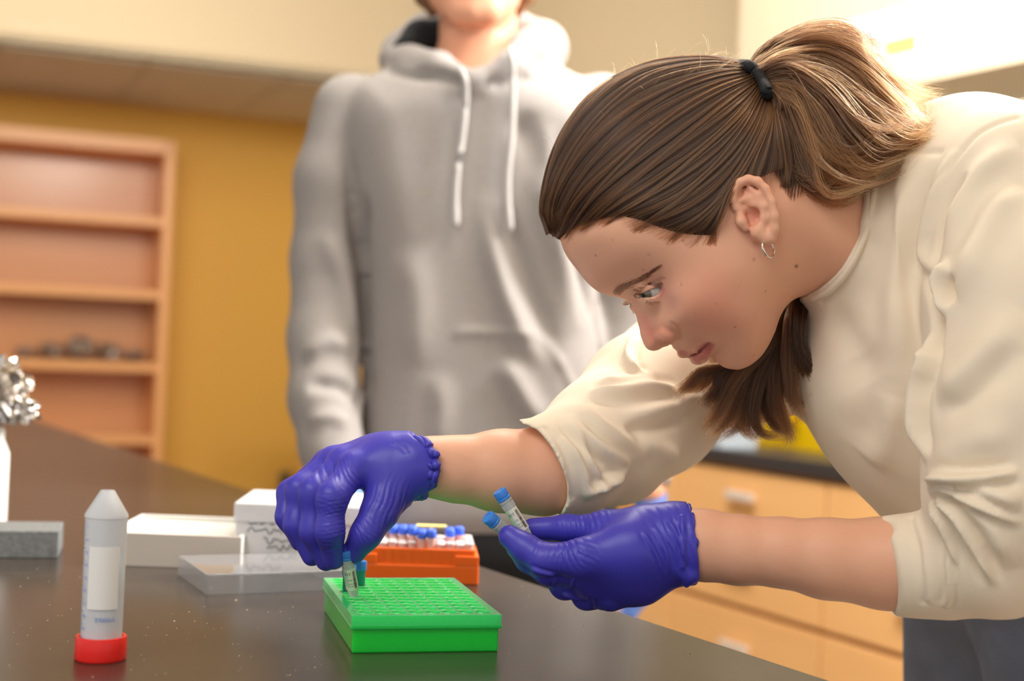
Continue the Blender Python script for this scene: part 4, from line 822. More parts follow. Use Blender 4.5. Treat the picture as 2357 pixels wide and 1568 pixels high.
def ring_pts(c, axis, rx, n=16, tilt=None, squash=1.0):
    axis = axis/np.linalg.norm(axis); u = np.cross(axis, Fv); u /= np.linalg.norm(u); v = np.cross(axis, u); return [c+rx*(math.cos(2*PI*i/n)*u+squash*math.sin(2*PI*i/n)*v) for i in range(n)]
RP = [W(944, 1009, 1.118), W(968, 1012, 1.105), (W(990, 1028, 1.097)), W(1003, 1055, 1.093), W(1005, 1082, 1.092), W(997, 1112, 1.096), W(978, 1136, 1.104), W(955, 1146, 1.118), W(948, 1120, 1.134), W(946, 1078, 1.143), W(942, 1036, 1.136)]
cuff('glove_cuff', RP, .0029, wo, jit=.0008); cuff('glove_cuff', [p+ax(-1, 0)*.0035*(1+.4*math.sin(i*2.1)) for i, p in enumerate(RP)], .0022, wo, seed=4, jit=.0012)
cutG = slab([(1586, 1140), (1582, 1164), (1592, 1220), (1600, 1290), (1605, 1340), (1590, 1370), (1800, 1400), (1800, 1100)], 1.05)
def glove_l_f(P):
    f = hand_l(P, .0006); x, y, z = cxy(P)
    f = smin(f, cone(P, W(1555, 1248, 1.055), W(1620, 1255, 1.053), .0270, .0296), .008)
    f = smin(f, chain(P, [W(1560, 1300, 1.035), W(1588, 1325, 1.034), W(1580, 1347, 1.036)], [.006, .0055, .0022], .004), .005)
    f = smax(f, -cutG(x, y), .001); return f
spL = [((1325, 1190, 1.064), (1, .15, 0), 15, 3.4, 1.0), ((1370, 1180, 1.064), (1, .15, 0), 12, 5, 1.0), ((1310, 1272, 1.03), (.9, .5, 0), 13, 4.2, .9), ((1285, 1270, 1.034), (1, -.2, 0), 10, 3.6, .8), ((1240, 1252, 1.038), (.8, -.6, 0), 7, 3, .6), ((1345, 1265, 1.03), (.5, .8, 0), 11, 4.5, .9), ((1540, 1235, 1.03), (.85, .45, 0), 22, 6.5, 1.1), ((1370, 1395, 1.045), (1, .1, 0), 12, 4, .8)]
foL = [([(1500, 1205), (1530, 1260), (1540, 1330)], 1.6, -1.5, 'groove', 4), ([(1475, 1215), (1510, 1275), (1532, 1335)], 1.5, -1.3, 'groove', 4), ([(1535, 1195), (1562, 1235), (1572, 1290)], 1.6, -1.3, 'groove', 4), ([(1568, 1180), (1573, 1240), (1572, 1320)], 1.8, -1.8, 'groove', 8),
       ([(1282, 1322), (1276, 1345), (1268, 1355)], 1.3, -1.6, 'groove', 5), ([(1322, 1330), (1316, 1350), (1295, 1358)], 1.2, -1.2, 'groove', 5), ([(1220, 1308), (1250, 1318), (1280, 1324)], 1.6, -2.0, 'groove', 5), ([(1288, 1368), (1330, 1378), (1365, 1392)], 1.8, -2.0, 'groove', 5)]
cuff('glove_cuff', [W(1585, 1167, 1.056), W(1592, 1192, 1.038), W(1598, 1240, 1.028), W(1603, 1285, 1.029), W(1604, 1325, 1.038), W(1592, 1340, 1.054), W(1588, 1310, 1.075), W(1586, 1245, 1.082), W(1583, 1195, 1.073)], .0017, wo, seed=3, jit=.0006)
make_glove('glove', glove_l_f, W(1120, 1430, 1.08)-.10, W(1650, 1130, 1.08)+.09, spL, foL, 'purple-blue glove of the nearer hand holding two tubes')
print('gloves', time.time()-T0)
# ------------------------------------------------------------------ jeans, shoes
def jeans_f(P):
    hip = W(2480, 1330, 1.28); l1 = [hip+A3(-.02, .10, -.04), np.array([hip[0]-.02, hip[1]+.13, .50]), np.array([hip[0], hip[1]+.16, .09])]; l2 = [hip+A3(.0, -.07, -.04), np.array([hip[0]+.02, hip[1]-.10, .50]), np.array([hip[0]+.05, hip[1]-.13, .09])]
    f = cone(P, hip+A3(.0, .05, .03), hip+A3(.0, -.04, .03), .125, .125)
    for l in (l1, l2): f = smin(f, chain(P, l, [.105, .078, .06], .03), .03)
    return np.maximum(f, .085-P[:, 2])
hip = W(2480, 1330, 1.28); JV, JQ = surface(jeans_f, hip-A3(.25, .35, 1.1), hip+A3(.25, .35, .22), .008, blk=8)
link('jeans', np_mesh('jeans', JV, JQ), mat('denim', srgb(112, 126, 148), .9, bump=(700, .5, .001), noise=((30, 30, 30), .4, srgb(84, 96, 118))), wo, True)
M_sole = mat('shoe_white', srgb(220, 218, 212), .5)
def shoe(x, y, rz, parent, m, world=True):
    bm = bmesh.new(); r = bmesh.ops.create_uvsphere(bm, u_segments=24, v_segments=12, radius=1)
    for v in bm.verts:
        k_ = 1-.25*max(0, v.co.x); v.co = Vector((v.co.x*.135-.035, v.co.y*.047*(1.05-.1*v.co.x), max(0, v.co.z*.065*(1.2 if v.co.x > .1 else .8)+.02)))
    bmesh.ops.rotate(bm, matrix=Matrix.Rotation(rz, 3, 'Z'), verts=bm.verts); bmesh.ops.translate(bm, vec=(x, y, 0.012), verts=bm.verts); o = bm_link('shoe', bm, m, parent, True, world)
    box('sole', (0, 0, 0), (.26, .088, .014), M_sole, o, bev=.006); s_ = o.children[0]; s_.location = (x-.035*math.cos(rz), y-.035*math.sin(rz), .007); s_.rotation_euler = (0, 0, rz); return o
shoe(hip[0]+.0, hip[1]+.16, 0.1, wo, M_sole); shoe(hip[0]+.05, hip[1]-.13, -.1, wo, M_sole)

# ------------------------------------------------------------------ hair
def hair_material(name, tones, rough=.35):
    m = bpy.data.materials.new(name); m.use_nodes = True; nt = m.node_tree; nt.nodes.clear(); out = nt.nodes.new('ShaderNodeOutputMaterial'); h = nt.nodes.new('ShaderNodeBsdfHairPrincipled')
    h.model = 'CHIANG'; h.parametrization = 'COLOR'; a = nt.nodes.new('ShaderNodeAttribute'); a.attribute_name = 'tone'; r = nt.nodes.new('ShaderNodeValToRGB')
    r.color_ramp.elements[0].color = tones[0]; r.color_ramp.elements[1].color = tones[-1]
    for i, t in enumerate(tones[1:-1]): e = r.color_ramp.elements.new((i+1)/(len(tones)-1)); e.color = t
    nt.links.new(a.outputs['Fac'], r.inputs[0]); nt.links.new(r.outputs[0], h.inputs['Color']); h.inputs['Roughness'].default_value = rough; h.inputs['Radial Roughness'].default_value = .45
    nt.links.new(h.outputs[0], out.inputs[0]); return m
M_hair = hair_material('brown_hair', [srgb(30, 17, 9), srgb(62, 38, 22), srgb(102, 66, 36), srgb(160, 112, 62)])
def strands(name, P, rad, tone, parent, m):       # P: (n, k, 3) world points, rad (n, k) metres, tone (n,)
    n, k = P.shape[:2]; hc = bpy.data.hair_curves.new(name); hc.add_curves([k]*n); hc.attributes['position'].data.foreach_set('vector', P.astype(np.float32).ravel())
    r = hc.attributes.get('radius') or hc.attributes.new('radius', 'FLOAT', 'POINT'); r.data.foreach_set('value', rad.astype(np.float32).ravel())
    t = hc.attributes.new('tone', 'FLOAT', 'CURVE'); t.data.foreach_set('value', np.clip(tone, 0, 1).astype(np.float32)); return link(name, hc, m, parent, True)
TIE = (1738, 183); CQ = 7.0e-4
def capsurf(px, py, c=CQ):
    s = .04
    for _ in range(14): g, h = hloc(px, py, s); s = .5*s+.5*math.sqrt(max(float(QF(np.array([g]), np.array([h]))[0])+c, 1e-6))
    return np.array([g, h, s])
hl = [(1282, 546), (1330, 521), (1380, 503), (1430, 494), (1475, 505), (1520, 522), (1560, 534), (1600, 540), (1640, 541), (1656, 524), (1672, 490), (1684, 450), (1700, 414), (1738, 390), (1772, 384), (1795, 392), (1812, 408), (1850, 420), (1890, 430)]
reg = [tuple(capsurf(x, y)[:2]) for x, y in hl]+[hloc(x, y, 0) for x, y in [(2000, 420), (2000, 200), (1900, 40), (1600, 20), (1200, 60), (1100, 400), (1180, 590)]]
HRG = poly_field(reg, h=.001, pad=.04, blur=6)
def cap_f(P):
    q = P-HO.astype(np.float32); g = q@eg.astype(np.float32); h = q@eh.astype(np.float32); s = np.abs(q@es.astype(np.float32)); Q, qg, qh = QF(g, h, True)
    r = HRG(g, h); c = np.where(r < 0, CQ*np.clip(-r/.010, 0, 1)**.6-1.0e-4, -1.0e-4-r*.04); f = (s*s-Q-c)/np.sqrt(4*s*s+qg*qg+qh*qh+1e-7)
    f = f+np.maximum(np.maximum(np.abs(g)-.15, np.abs(h)-.155), 0)
    return f
def nape_f(P): return smin(cap_f(P), chain(P, [W(1800, 300, 1.13), W(1835, 390, 1.125)], [.050, .046], .01), .02)
CV, CQd = surface(cap_f, W(1230, 640, 1.13)-A3(.0, .12, .0), W(1960, 80, 1.13)+A3(.0, .12, .0), .0018)
P_ = lambda L: [W(*p) for p in L]
core = [P_([(1740, 180, 1.13), (1800, 150, 1.13), (1880, 180, 1.13), (1950, 250, 1.13), (2020, 310, 1.12)]), P_([(1760, 200, 1.13), (1830, 260, 1.125), (1880, 350, 1.12), (1920, 395, 1.12)])]
corr = [[.012, .020, .028, .026, .016], [.014, .024, .024, .014]]
tail = P_([(1800, 240, 1.15), (1850, 400, 1.20), (1830, 600, 1.205), (1790, 740, 1.192), (1760, 820, 1.185), (1750, 850, 1.18)]); tailr = [.012, .015, .015, .013, .010, .004]
def core_f(P): return np.minimum(np.minimum(chain(P, core[0], corr[0], .01), chain(P, core[1], corr[1], .01)), chain(P, tail, tailr, .01))
KV, KQ = surface(core_f, W(1650, 1000, 1.2)-.09, W(2080, 100, 1.2)+.09, .004)
V, Q = join_vq([(CV, CQd), (KV, KQ)])
hair = link('hair', np_mesh('hair', V, Q), mat('hair_base', srgb(74, 48, 30), .8, spec=.1, noise=((90, 300, 90), .6, srgb(44, 28, 18))), wo, True)
G = [[(1266, 534), (1247, 482), (1266, 380), (1316, 275), (1398, 192), (1500, 148), (1620, 136), (1700, 152)], [(1278, 540), (1288, 445), (1360, 325), (1465, 235), (1570, 186), (1660, 165), (1722, 165)], [(1292, 538), (1345, 450), (1440, 355), (1540, 275), (1640, 215), (1735, 180)],
     [(1352, 512), (1440, 440), (1540, 365), (1640, 290), (1710, 230), (1745, 192)], [(1440, 494), (1530, 450), (1630, 375), (1700, 300), (1750, 215)], [(1545, 530), (1630, 475), (1700, 395), (1748, 305), (1770, 224)], [(1655, 545), (1667, 490), (1682, 430), (1714, 380), (1754, 310), (1783, 238)],
     [(1795, 440), (1800, 390), (1790, 310), (1775, 240)], [(1845, 450), (1840, 370), (1820, 300), (1790, 235)]]
GL = []
for k, g_ in enumerate(G):
    C = cr(g_, 16); L = np.array([capsurf(x, y) for x, y in C])
    GL.append(L)
GL = np.array(GL)
def cap_strands(n, side, rng, lift=(.0002, .0022), t0=None, fly=0):
    u = np.abs(rng.uniform(-.0, len(G)-1.001, n)); u = np.where(rng.random(n) < .18, rng.uniform(0, 1.4, n), u); ph = rng.uniform(0, 6.28, n); k = 16; T = np.linspace(0, 1, k)[None]; st = (rng.random(n)**2.0*.55+rng.uniform(0, .05, n) if t0 is None else t0); st = np.where((u > 6.05) & (u < 6.95), np.maximum(st, .35), st)[:, None]; tt = st+(1-st)*T
    uu = np.clip(u[:, None]+.16*np.sin(tt*5+u[:, None]*9+ph[:, None]*.15)*(1-tt), 0, len(G)-1.001); i = uu.astype(int); f = (uu-i)[..., None]; x = tt*(15-1e-4); j = x.astype(int); e = (x-j)[..., None]
    A = GL[i, j]*(1-e)+GL[i, np.minimum(j+1, 15)]*e; B = GL[np.minimum(i+1, len(G)-1), j]*(1-e)+GL[np.minimum(i+1, len(G)-1), np.minimum(j+1, 15)]*e; L = A*(1-f)+B*f
    cl = np.sin(u*46)*.5+np.sin(u*23+1.7)*.5; lf = rng.uniform(*lift, n)+.0009*cl
    s2 = QF(L[..., 0], L[..., 1])+CQ*np.clip(.25+tt*4, .3, 1); s = np.sqrt(np.maximum(s2, 0))
    ctr = np.array([*hloc(1600, 420, 0)]); out = L[..., :2]-ctr; no = np.linalg.norm(np.stack([out[..., 0], out[..., 1], s], -1), axis=-1)
    k3 = 1+(lf[:, None]*np.clip(tt*6+.2, 0, 1))/no; g = ctr[0]+out[..., 0]*k3; h = ctr[1]+out[..., 1]*k3; s = s*k3
    P = HO+g[..., None]*eg+h[..., None]*eh+(side*s)[..., None]*es+rng.normal(0, .00018, (n, 1, 3)); tone = .22+.20*cl+rng.normal(0, .10, n)+.10*(np.sin(u*7.3+.6) > .55)+.12*(u > 2.6)*(np.sin(u*31) > .2)
    return P, tone
rn = np.random.default_rng(3); k = 16
Pn, tn = cap_strands(15000, 1, rn); Pf, tf = cap_strands(5000, -1, rn)
def on_head(px, py):
    r = (Fv+Rv*((px-IW/2)/FPX)+Uv*((IH/2-py)/FPX)); ds = np.arange(.98, 1.25, .0008); P = (CAM+ds[:, None]*r).astype(np.float32); f = np.minimum(cap_f(P), body_head(P)); return P[int(np.argmax(f < 0))].astype(float)
NG = np.array([cr([on_head(*p) for p in g_], 16) for g_ in ([(1781, 404), (1787, 355), (1786, 300), (1778, 224)], [(1801, 440), (1803, 380), (1798, 310), (1788, 236)], [(1818, 468), (1824, 410), (1812, 330), (1795, 246)], [(1845, 458), (1845, 400), (1825, 320), (1790, 250)], [(1882, 448), (1872, 385), (1842, 312), (1795, 255)])])
def nape_strands(n, rng):
    u = rng.uniform(0, 3.999, n); i = u.astype(int); f = (u-i)[:, None, None]; P = NG[i]*(1-f)+NG[i+1]*f; st = rng.random(n)**.5*.50; T = (st[:, None]+(1-st[:, None])*np.linspace(0, 1, 16)[None])*14.999; j = T.astype(int); e = (T-j)[..., None]; r = np.arange(n)[:, None]; P = P[r, j]*(1-e)+P[r, j+1]*e
    return P-Fv*(rng.uniform(.0004, .0024, (n, 1, 1))+.0008*np.sin(u*20)[:, None, None])+rng.normal(0, .0003, (n, 1, 3)), .18+.12*np.sin(u*24)+rng.normal(0, .08, n)
# fine short hairs along the hairline
Pb, tb_ = cap_strands(2400, 1, rn, lift=(-.0004, .0006), t0=np.zeros(2400)); kb = np.nonzero(np.linalg.norm(Pb[:, 0]-(HO+GL[0][0][0]*eg+GL[0][0][1]*eh), axis=1) > .022)[0][:1500]; kb = np.resize(kb, 1500); Pb, tb_ = Pb[kb], tb_[kb]; cutk = rn.uniform(.08, .25, 1500)
def shorten(P, f):
    n, k = P.shape[:2]; T = np.linspace(0, 1, k)[None]*f[:, None]*(k-1); i = np.minimum(T.astype(int), k-2); e = (T-i)[..., None]; r = np.arange(n)[:, None]; return P[r, i]*(1-e)+P[r, i+1]*e
Pb = shorten(Pb, cutk); dirb = (Pb[:, :1]-Pb[:, 3:4]); dirb /= np.linalg.norm(dirb, axis=-1, keepdims=True)+1e-9; Pb = Pb+dirb*rn.uniform(.001, .014, (1500, 1, 1))**1.0
def mid_strands(n, rng):
    f = rng.uniform(-1.08, 1.08, n); L = GL[0]; T = (rng.random(n)**2.2*.5)[:, None]; T = (T+(1-T)*np.linspace(0, 1, 16)[None])*14.999; j = T.astype(int); e = (T-j)[..., None]; A = L[j]*(1-e)+L[j+1]*e
    c0_ = np.array([*hloc(1600, 420, 0)]); o = A[..., :2]-c0_; no = np.linalg.norm(o, axis=-1); up = (A[..., 2]**2*(1-np.minimum(f[:, None]**2, 1)))/(2*.060)+rng.uniform(.0002, .0022, n)[:, None]; k3 = 1+up/no
    g = c0_[0]+o[..., 0]*k3; h = c0_[1]+o[..., 1]*k3; s_ = A[..., 2]*f[:, None]; return HO+g[..., None]*eg+h[..., None]*eh+s_[..., None]*es, .2+.15*np.sin(f*31)+rng.normal(0, .09, n)
Pm_, tm_ = mid_strands(3500, rn); Pz, tz = nape_strands(5500, rn); Pz = np.concatenate([Pz, Pm_]); tz = np.concatenate([tz, tm_]); Pall = np.concatenate([Pn, Pf, Pz, Pb]); tone = np.concatenate([tn, tf, tz, tb_+.15]); T = np.linspace(0, 1, k)[None]
R_ = np.concatenate([np.full(29000, .00021), np.full(1500, .00006)])[:, None]*(np.clip(T*6+.2, 0, 1))*np.ones((1, k))
strands('hair_strands', Pall, R_, tone, wo, M_hair)
# loose curly ponytail
PG = [[(1730, 165, 1.13), (1775, 112, 1.125), (1845, 82, 1.12), (1925, 76, 1.115), (1990, 92, 1.11), (2008, 130, 1.108), (2012, 165, 1.107)],
      [(1732, 168, 1.13), (1790, 118, 1.125), (1880, 95, 1.12), (1970, 125, 1.115), (2050, 190, 1.11), (2120, 225, 1.11), (2200, 226, 1.115)],
      [(1736, 172, 1.13), (1800, 135, 1.12), (1890, 130, 1.11), (1985, 180, 1.10), (2060, 250, 1.095), (2110, 290, 1.095), (2130, 262, 1.10)],
      [(1742, 178, 1.125), (1810, 155, 1.11), (1890, 180, 1.095), (1965, 245, 1.085), (2040, 305, 1.08), (2100, 312, 1.085), (2125, 290, 1.09)],
      [(1754, 186, 1.12), (1815, 180, 1.10), (1880, 225, 1.085), (1940, 300, 1.075), (2010, 350, 1.072), (2075, 345, 1.078), (2115, 320, 1.085)],
      [(1764, 198, 1.115), (1822, 207, 1.095), (1858, 280, 1.08), (1895, 360, 1.07), (1950, 405, 1.068), (2010, 392, 1.072), (2050, 350, 1.08)],
      [(1772, 207, 1.11), (1818, 237, 1.095), (1838, 310, 1.08), (1862, 385, 1.07), (1905, 430, 1.068), (1950, 428, 1.07), (1985, 400, 1.075)],
      [(1779, 218, 1.108), (1805, 262, 1.10), (1812, 330, 1.09), (1828, 395, 1.085), (1862, 432, 1.08), (1900, 440, 1.08), (1935, 425, 1.085)],
      [(1785, 228, 1.105), (1796, 268, 1.098), (1792, 330, 1.09), (1808, 392, 1.088), (1838, 428, 1.085), (1872, 438, 1.085), (1900, 430, 1.09)]]
for r_ in PG[2:]:
    x_, y_, _ = r_[0]; d_ = proj(on_head(x_, y_))[2]-.0035; r_[0] = (x_, y_, d_); r_[1] = (r_[1][0], r_[1][1], min(r_[1][2], d_-.002))
def bundle(guides, n, rng, k=22, r0=.004, r1=.016, wav=.0022, tone0=.5, depth=.02, tmin=.75, ncl=34):
    m = len(guides); GG = np.array([cr([W(*p) for p in g_], k) for g_ in guides]); u = rng.uniform(0, m-1.001, n); i = u.astype(int); f = (u-i)[:, None, None]; P = GG[i]*(1-f)+GG[i+1]*f
    T = np.linspace(0, 1, k)[None, :, None]; cl = (u/(m-1)*ncl*.9999).astype(int)*3+rng.integers(0, 3, n); NC = ncl*3+3; cr_ = np.random.default_rng(5).normal(0, 1, (NC, 3)); ph = np.random.default_rng(6).uniform(0, 6.28, (NC, 3)); ce = np.random.default_rng(9).uniform(.55, 1.6, NC)[cl][:, None, None]; off = cr_[cl][:, None]*.75+rng.normal(0, 1, (n, 1, 3))*(.34-.16*T)
    P = P+off*(r0+(r1-r0)*np.sqrt(T))+wav*np.sin(T*7*ce+ph[cl][:, None]+T*rng.normal(0, .25, (n, 1, 3)))*T*1.6+Fv*(rng.uniform(-depth*.3, depth, (n, 1, 1)))*np.minimum(T*3, 1)
    P = shorten(P, rng.uniform(tmin, 1, n)); return P, tone0+.17*np.random.default_rng(8).normal(0, 1, NC)[cl]+rng.normal(0, .08, n)
Pp, tp = bundle(PG, 9500, rn, r0=.0032, r1=.0085, wav=.0034, tone0=.50, depth=.035, tmin=.86); 
LOCKS = [[(1790, 760), (1690, 835), (1625, 850), (1592, 880), (1572, 897), (1558, 912)], [(1792, 760), (1700, 835), (1645, 850), (1625, 880), (1595, 898), (1560, 897)], [(1794, 760), (1715, 835), (1665, 860), (1650, 900), (1624, 925), (1640, 938)],
 [(1796, 755), (1725, 840), (1690, 880), (1662, 935), (1634, 972), (1622, 990)], [(1798, 755), (1735, 840), (1705, 890), (1688, 945), (1655, 988), (1628, 1003)], [(1800, 755), (1745, 840), (1722, 890), (1715, 945), (1690, 990), (1648, 1010)], [(1802, 750), (1752, 840), (1732, 900), (1708, 960), (1716, 996), (1748, 1012)],
 [(1804, 750), (1762, 840), (1738, 910), (1732, 968), (1758, 1002), (1802, 1003)], [(1808, 750), (1775, 840), (1762, 905), (1772, 960), (1798, 992), (1826, 978)], [(1812, 745), (1790, 835), (1784, 895), (1798, 955), (1814, 998), (1817, 1024)], [(1816, 745), (1802, 820), (1808, 880), (1828, 925), (1862, 928)],
 [(1822, 740), (1816, 810), (1820, 870), (1828, 925), (1848, 968)], [(1832, 735), (1830, 790), (1848, 840), (1873, 872), (1882, 897), (1866, 920)], [(1836, 735), (1836, 790), (1858, 835), (1882, 872), (1887, 900), (1878, 916)],
 [(1800, 755), (1750, 845), (1745, 900), (1752, 950), (1742, 990)], [(1812, 750), (1790, 830), (1780, 880), (1778, 930), (1790, 965)], [(1798, 755), (1715, 845), (1672, 900), (1652, 940), (1660, 965)], [(1806, 750), (1765, 840), (1748, 890), (1742, 930), (1725, 960)]]
def locks(rng, k=24, per=430):
    out, tn = [], []
    for q, L in enumerate(LOCKS):
        dz = rng.uniform(-.010, .012)-(.026 if q in (11, 12, 13) else (.012 if q in (9, 10, 15) else 0)); dr = -.022 if q in (12, 13) else 0; root = [(1805+q, 330, 1.17), (1850, 480, 1.215), (1832+q*.6, 640, 1.188+dr*.5), (1818+q*1.6, 700, 1.172+dr)]; G_ = root+[(x, y, 1.164+dz) for x, y in L]; C = cr([W(*p) for p in G_], k)
        T = np.linspace(0, 1, k)[None, :, None]; a = rng.uniform(0, 6.28, (per, 1, 1)); r = np.sqrt(rng.random((per, 1, 1))); w = .0078*(1-.55*np.clip((T-.35)/.65, 0, 1)**.7); e1 = np.cos(a)*r*Rv+np.sin(a)*r*Fv*.8+.35*np.sin(a*2)*r*Uv
        P = C[None]+e1*w+.0007*np.sin(T*14+a)*Uv+rng.normal(0, .0022, (per, 1, 3))*T**2+.0016*np.sin(T*11+rng.integers(0, 5, (per, 1, 1))*1.3)*Rv*T; P = shorten(P, 1-.22*rng.random(per)**1.5); out.append(P); tn.append(.34+.20*math.sin(q*2.3)+rng.normal(0, .09, per))
    return np.concatenate(out), np.concatenate(tn)
Ph, th = locks(rn)
def rad(n, k, r): T = np.linspace(0, 1, k)[None]; return r*np.ones((n, 1))*np.clip((1-T)*3, .15, 1)
strands('ponytail', Pp, rad(len(Pp), 22, .00019), tp, wo, M_hair); strands('hanging_locks', Ph, rad(len(Ph), 24, .00018), th, wo, M_hair)
# flyaway hairs
def flyaways(n, rng):
    out = []
    for _ in range(n):
        if rng.random() < .55: u = rng.uniform(0, 2.2); a = GL[int(u)][int(rng.uniform(3, 15))]; b = HO+a[0]*eg+a[1]*eh+a[2]*es*(1 if rng.random() < .8 else -1)
        else: b = Pp[rng.integers(len(Pp))][rng.integers(6, 20)]
        d = ax(rng.uniform(-.5, 1.3), rng.uniform(.0, .6), rng.uniform(-.6, .6)); c = b-(HO+.0*eg); c = c/np.linalg.norm(c); L = rng.uniform(.006, .026); d2 = d*.6+c*.5+ax(1, .2)*.5; t = np.linspace(0, 1, 12)[:, None]
        side = np.cross(d2, Fv); out.append(b+d2*L*t+side*L*rng.uniform(-.5, .5)*t*t+Fv*L*rng.uniform(-.2, .2)*t*t-np.array([0, 0, 1])*L*.25*t**3)
    return np.array(out)
FA = flyaways(560, rn); strands('flyaway_hairs', FA, rad(len(FA), 12, .000055), np.full(len(FA), .75), wo, M_hair)
# hair tie
oh = lambda x, y: on_head(x, y)-Fv*.010
tp_ = [W(1698, 150, 1.13), oh(1714, 156), oh(1734, 168), oh(1750, 190), oh(1760, 220), W(1762, 226, 1.125), W(1734, 190, 1.14), W(1704, 154, 1.14)]
M_tie = mat('black_elastic', srgb(20, 22, 28), .7, bump=(900, .6, .0005)); tube('hair_tie', cr(tp_+[tp_[0]], 48)[:-1], .0046, M_tie, wo, n=10, closed=True)
# eyebrows and lashes
def brow(side, rng, n=480):
    path = [(1414, 679), (1424, 668), (1440, 658), (1462, 650), (1485, 637), (1503, 624), (1517, 614)]; C = cr(path, 60); wd = np.interp(np.linspace(0, 1, 60), [0, .1, .45, .8, 1], [6, 10.5, 9, 5, 1]); out = []
    for _ in range(n):
        i = int(rng.uniform(0, 57)); d = C[min(i+2, 59)]-C[i]; d = d/np.linalg.norm(d); nn = np.array([d[1], -d[0]]); o = C[i]+nn*rng.normal(0, .42)*wd[i]; L = rng.uniform(12, 22)*(.7 if i > 45 else 1); q = [o+d*L*t+nn*(-2.5 if rng.random() < .5 else 2)*t*(1-.3*t) for t in (0, .35, .7, 1)]
        P = [surf(x, y, .0003+.0005*t) for (x, y), t in zip(q, (0, .6, .8, .3))]; out.append([hworld(p[0], p[1], p[2]*side) for p in P])
    return np.array(out)
M_dh = hair_material('dark_hair', [srgb(54, 36, 26), srgb(92, 66, 50)], .4)
B_ = np.concatenate([brow(1, rn), brow(-1, rn)]); strands('eyebrows', B_, rad(len(B_), 4, .00008), rn.uniform(0, 1, len(B_)), wo, M_dh)
def lashes(side, rng):
    out = []
    for path, dr, L0, n in (([(1464, 681), (1470, 675), (1478, 668), (1490, 662), (1508, 656)], (-.85, -.15, .5), .0075, 70), ([(1488, 688), (1500, 690), (1512, 686), (1520, 680)], (-.1, -.95, .35), .0042, 34)):
        C = cr(path, n)
        for (x, y) in C:
            x += rng.normal(0, .5); y += rng.normal(0, .6); s = .031; g, h = hloc(x, y, s); d3 = np.array([g, h, s])-EYE; d3 = EYE+d3/np.linalg.norm(d3)*(EYER+.0008); b = hworld(d3[0], d3[1], d3[2]*side); dv = ax(*dr)+ax(rng.normal(0, 1), rng.normal(0, 1))*.10
            if side < 0: dv = dv-2*(dv@es)*es
            L = L0*rng.uniform(.7, 1.1); up = ax(-.2, .9 if L0 > .005 else -.4); out.append([b+dv*L*t+up*L*.12*t*t for t in (0, .35, .7, 1)])
    return np.array(out)
E_ = np.concatenate([lashes(1, rn), lashes(-1, rn)]); strands('eyelashes', E_, rad(len(E_), 4, .00009), np.zeros(len(E_)), wo, M_dh)
# earring
er = [W(1757, 549, 1.052), W(1755, 562, 1.048), W(1757, 575, 1.047), W(1764, 587, 1.048), W(1772, 593, 1.051), W(1779, 589, 1.055), W(1782, 578, 1.058), W(1780, 568, 1.059), W(1775, 562, 1.059)]
tube('earring', cr(er, 36), .00095, mat('silver', srgb(236, 232, 226), .12, 1), wo, n=10)
print('hair', time.time()-T0)

# ================================================================== the student in the grey hoodie
DS = 2.2
def V2(px, py, d=DS): return W(px, py, d)
st0 = V2(1095, 1290); stu = empty('person', (st0[0], st0[1], 0), 'standing person in a light grey hoodie behind the bench, face above the frame', 'person')
bpy.context.view_layer.update()
HT = slab([(880, 168), (960, 132), (1040, 118), (1170, 118), (1250, 140), (1330, 178), (1400, 226), (1440, 300), (1436, 420), (1400, 560), (1372, 640), (1392, 760), (1405, 900), (1402, 1080), (1396, 1240), (1388, 1290), (1200, 1300), (1000, 1300), (838, 1290), (822, 1080), (836, 860), (838, 600), (800, 440), (785, 300), (820, 205)], DS, 110)
AR1 = [V2(812, 262), V2(776, 420, 2.19), V2(758, 600, 2.18), V2(748, 780, 2.15), V2(748, 920, 2.11), V2(762, 1030, 2.08), V2(785, 1110, 2.05)]; RR1 = [.062, .064, .057, .054, .052, .044, .038]
AR2 = [V2(1385, 262), V2(1432, 420, 2.22), V2(1425, 620, 2.27), V2(1420, 800, 2.28), V2(1445, 960, 2.26), V2(1475, 1060, 2.24), V2(1494, 1128, 2.22)]; RR2 = [.062, .066, .062, .056, .050, .044, .036]
def hood_f(P):
    f = inflate(P, HT, DS, .125, .10)
    f = smin(f, chain(P, AR1, RR1, .02), .012); f = smin(f, chain(P, AR2, RR2, .02), .012)
    # hood lying round the neck
    f = smin(f, chain(P, [V2(1082, 190, 2.085), V2(1010, 160, 2.11), V2(945, 150, 2.16), V2(915, 140, 2.24)], [.022, .026, .030, .030], .01), .010)
    f = smin(f, chain(P, [V2(1108, 185, 2.085), V2(1165, 150, 2.10), V2(1215, 120, 2.14), V2(1252, 108, 2.20), V2(1245, 120, 2.27)], [.022, .026, .033, .036, .04], .01), .010)
    f = smin(f, chain(P, [V2(925, 120, 2.27), V2(985, 90, 2.32), V2(1080, 85, 2.34), V2(1180, 90, 2.32), V2(1245, 105, 2.27)], [.034, .042, .045, .045, .04], .01), .02)
    f = smax(f, -chain(P, [V2(1098, 150, 2.15), V2(1100, 60, 2.19), V2(1100, -40, 2.2)], [.052, .066, .075], .01), .008)
    f = smax(f, -cone(P, V2(1098, 172, 2.10), V2(1100, 90, 2.10), .018, .05), .008)
    f = smax(f, -chain(P, [V2(975, 92, 2.20), V2(1010, 100, 2.18)], [.030, .03], .01), .006)
    # cuffs and hem
    return f
lo = np.minimum(V2(640, 1330), V2(1560, 60))-A3(0, .22, .02); hi = np.maximum(V2(640, 1330), V2(1560, 40))+A3(.05, .25, .05)
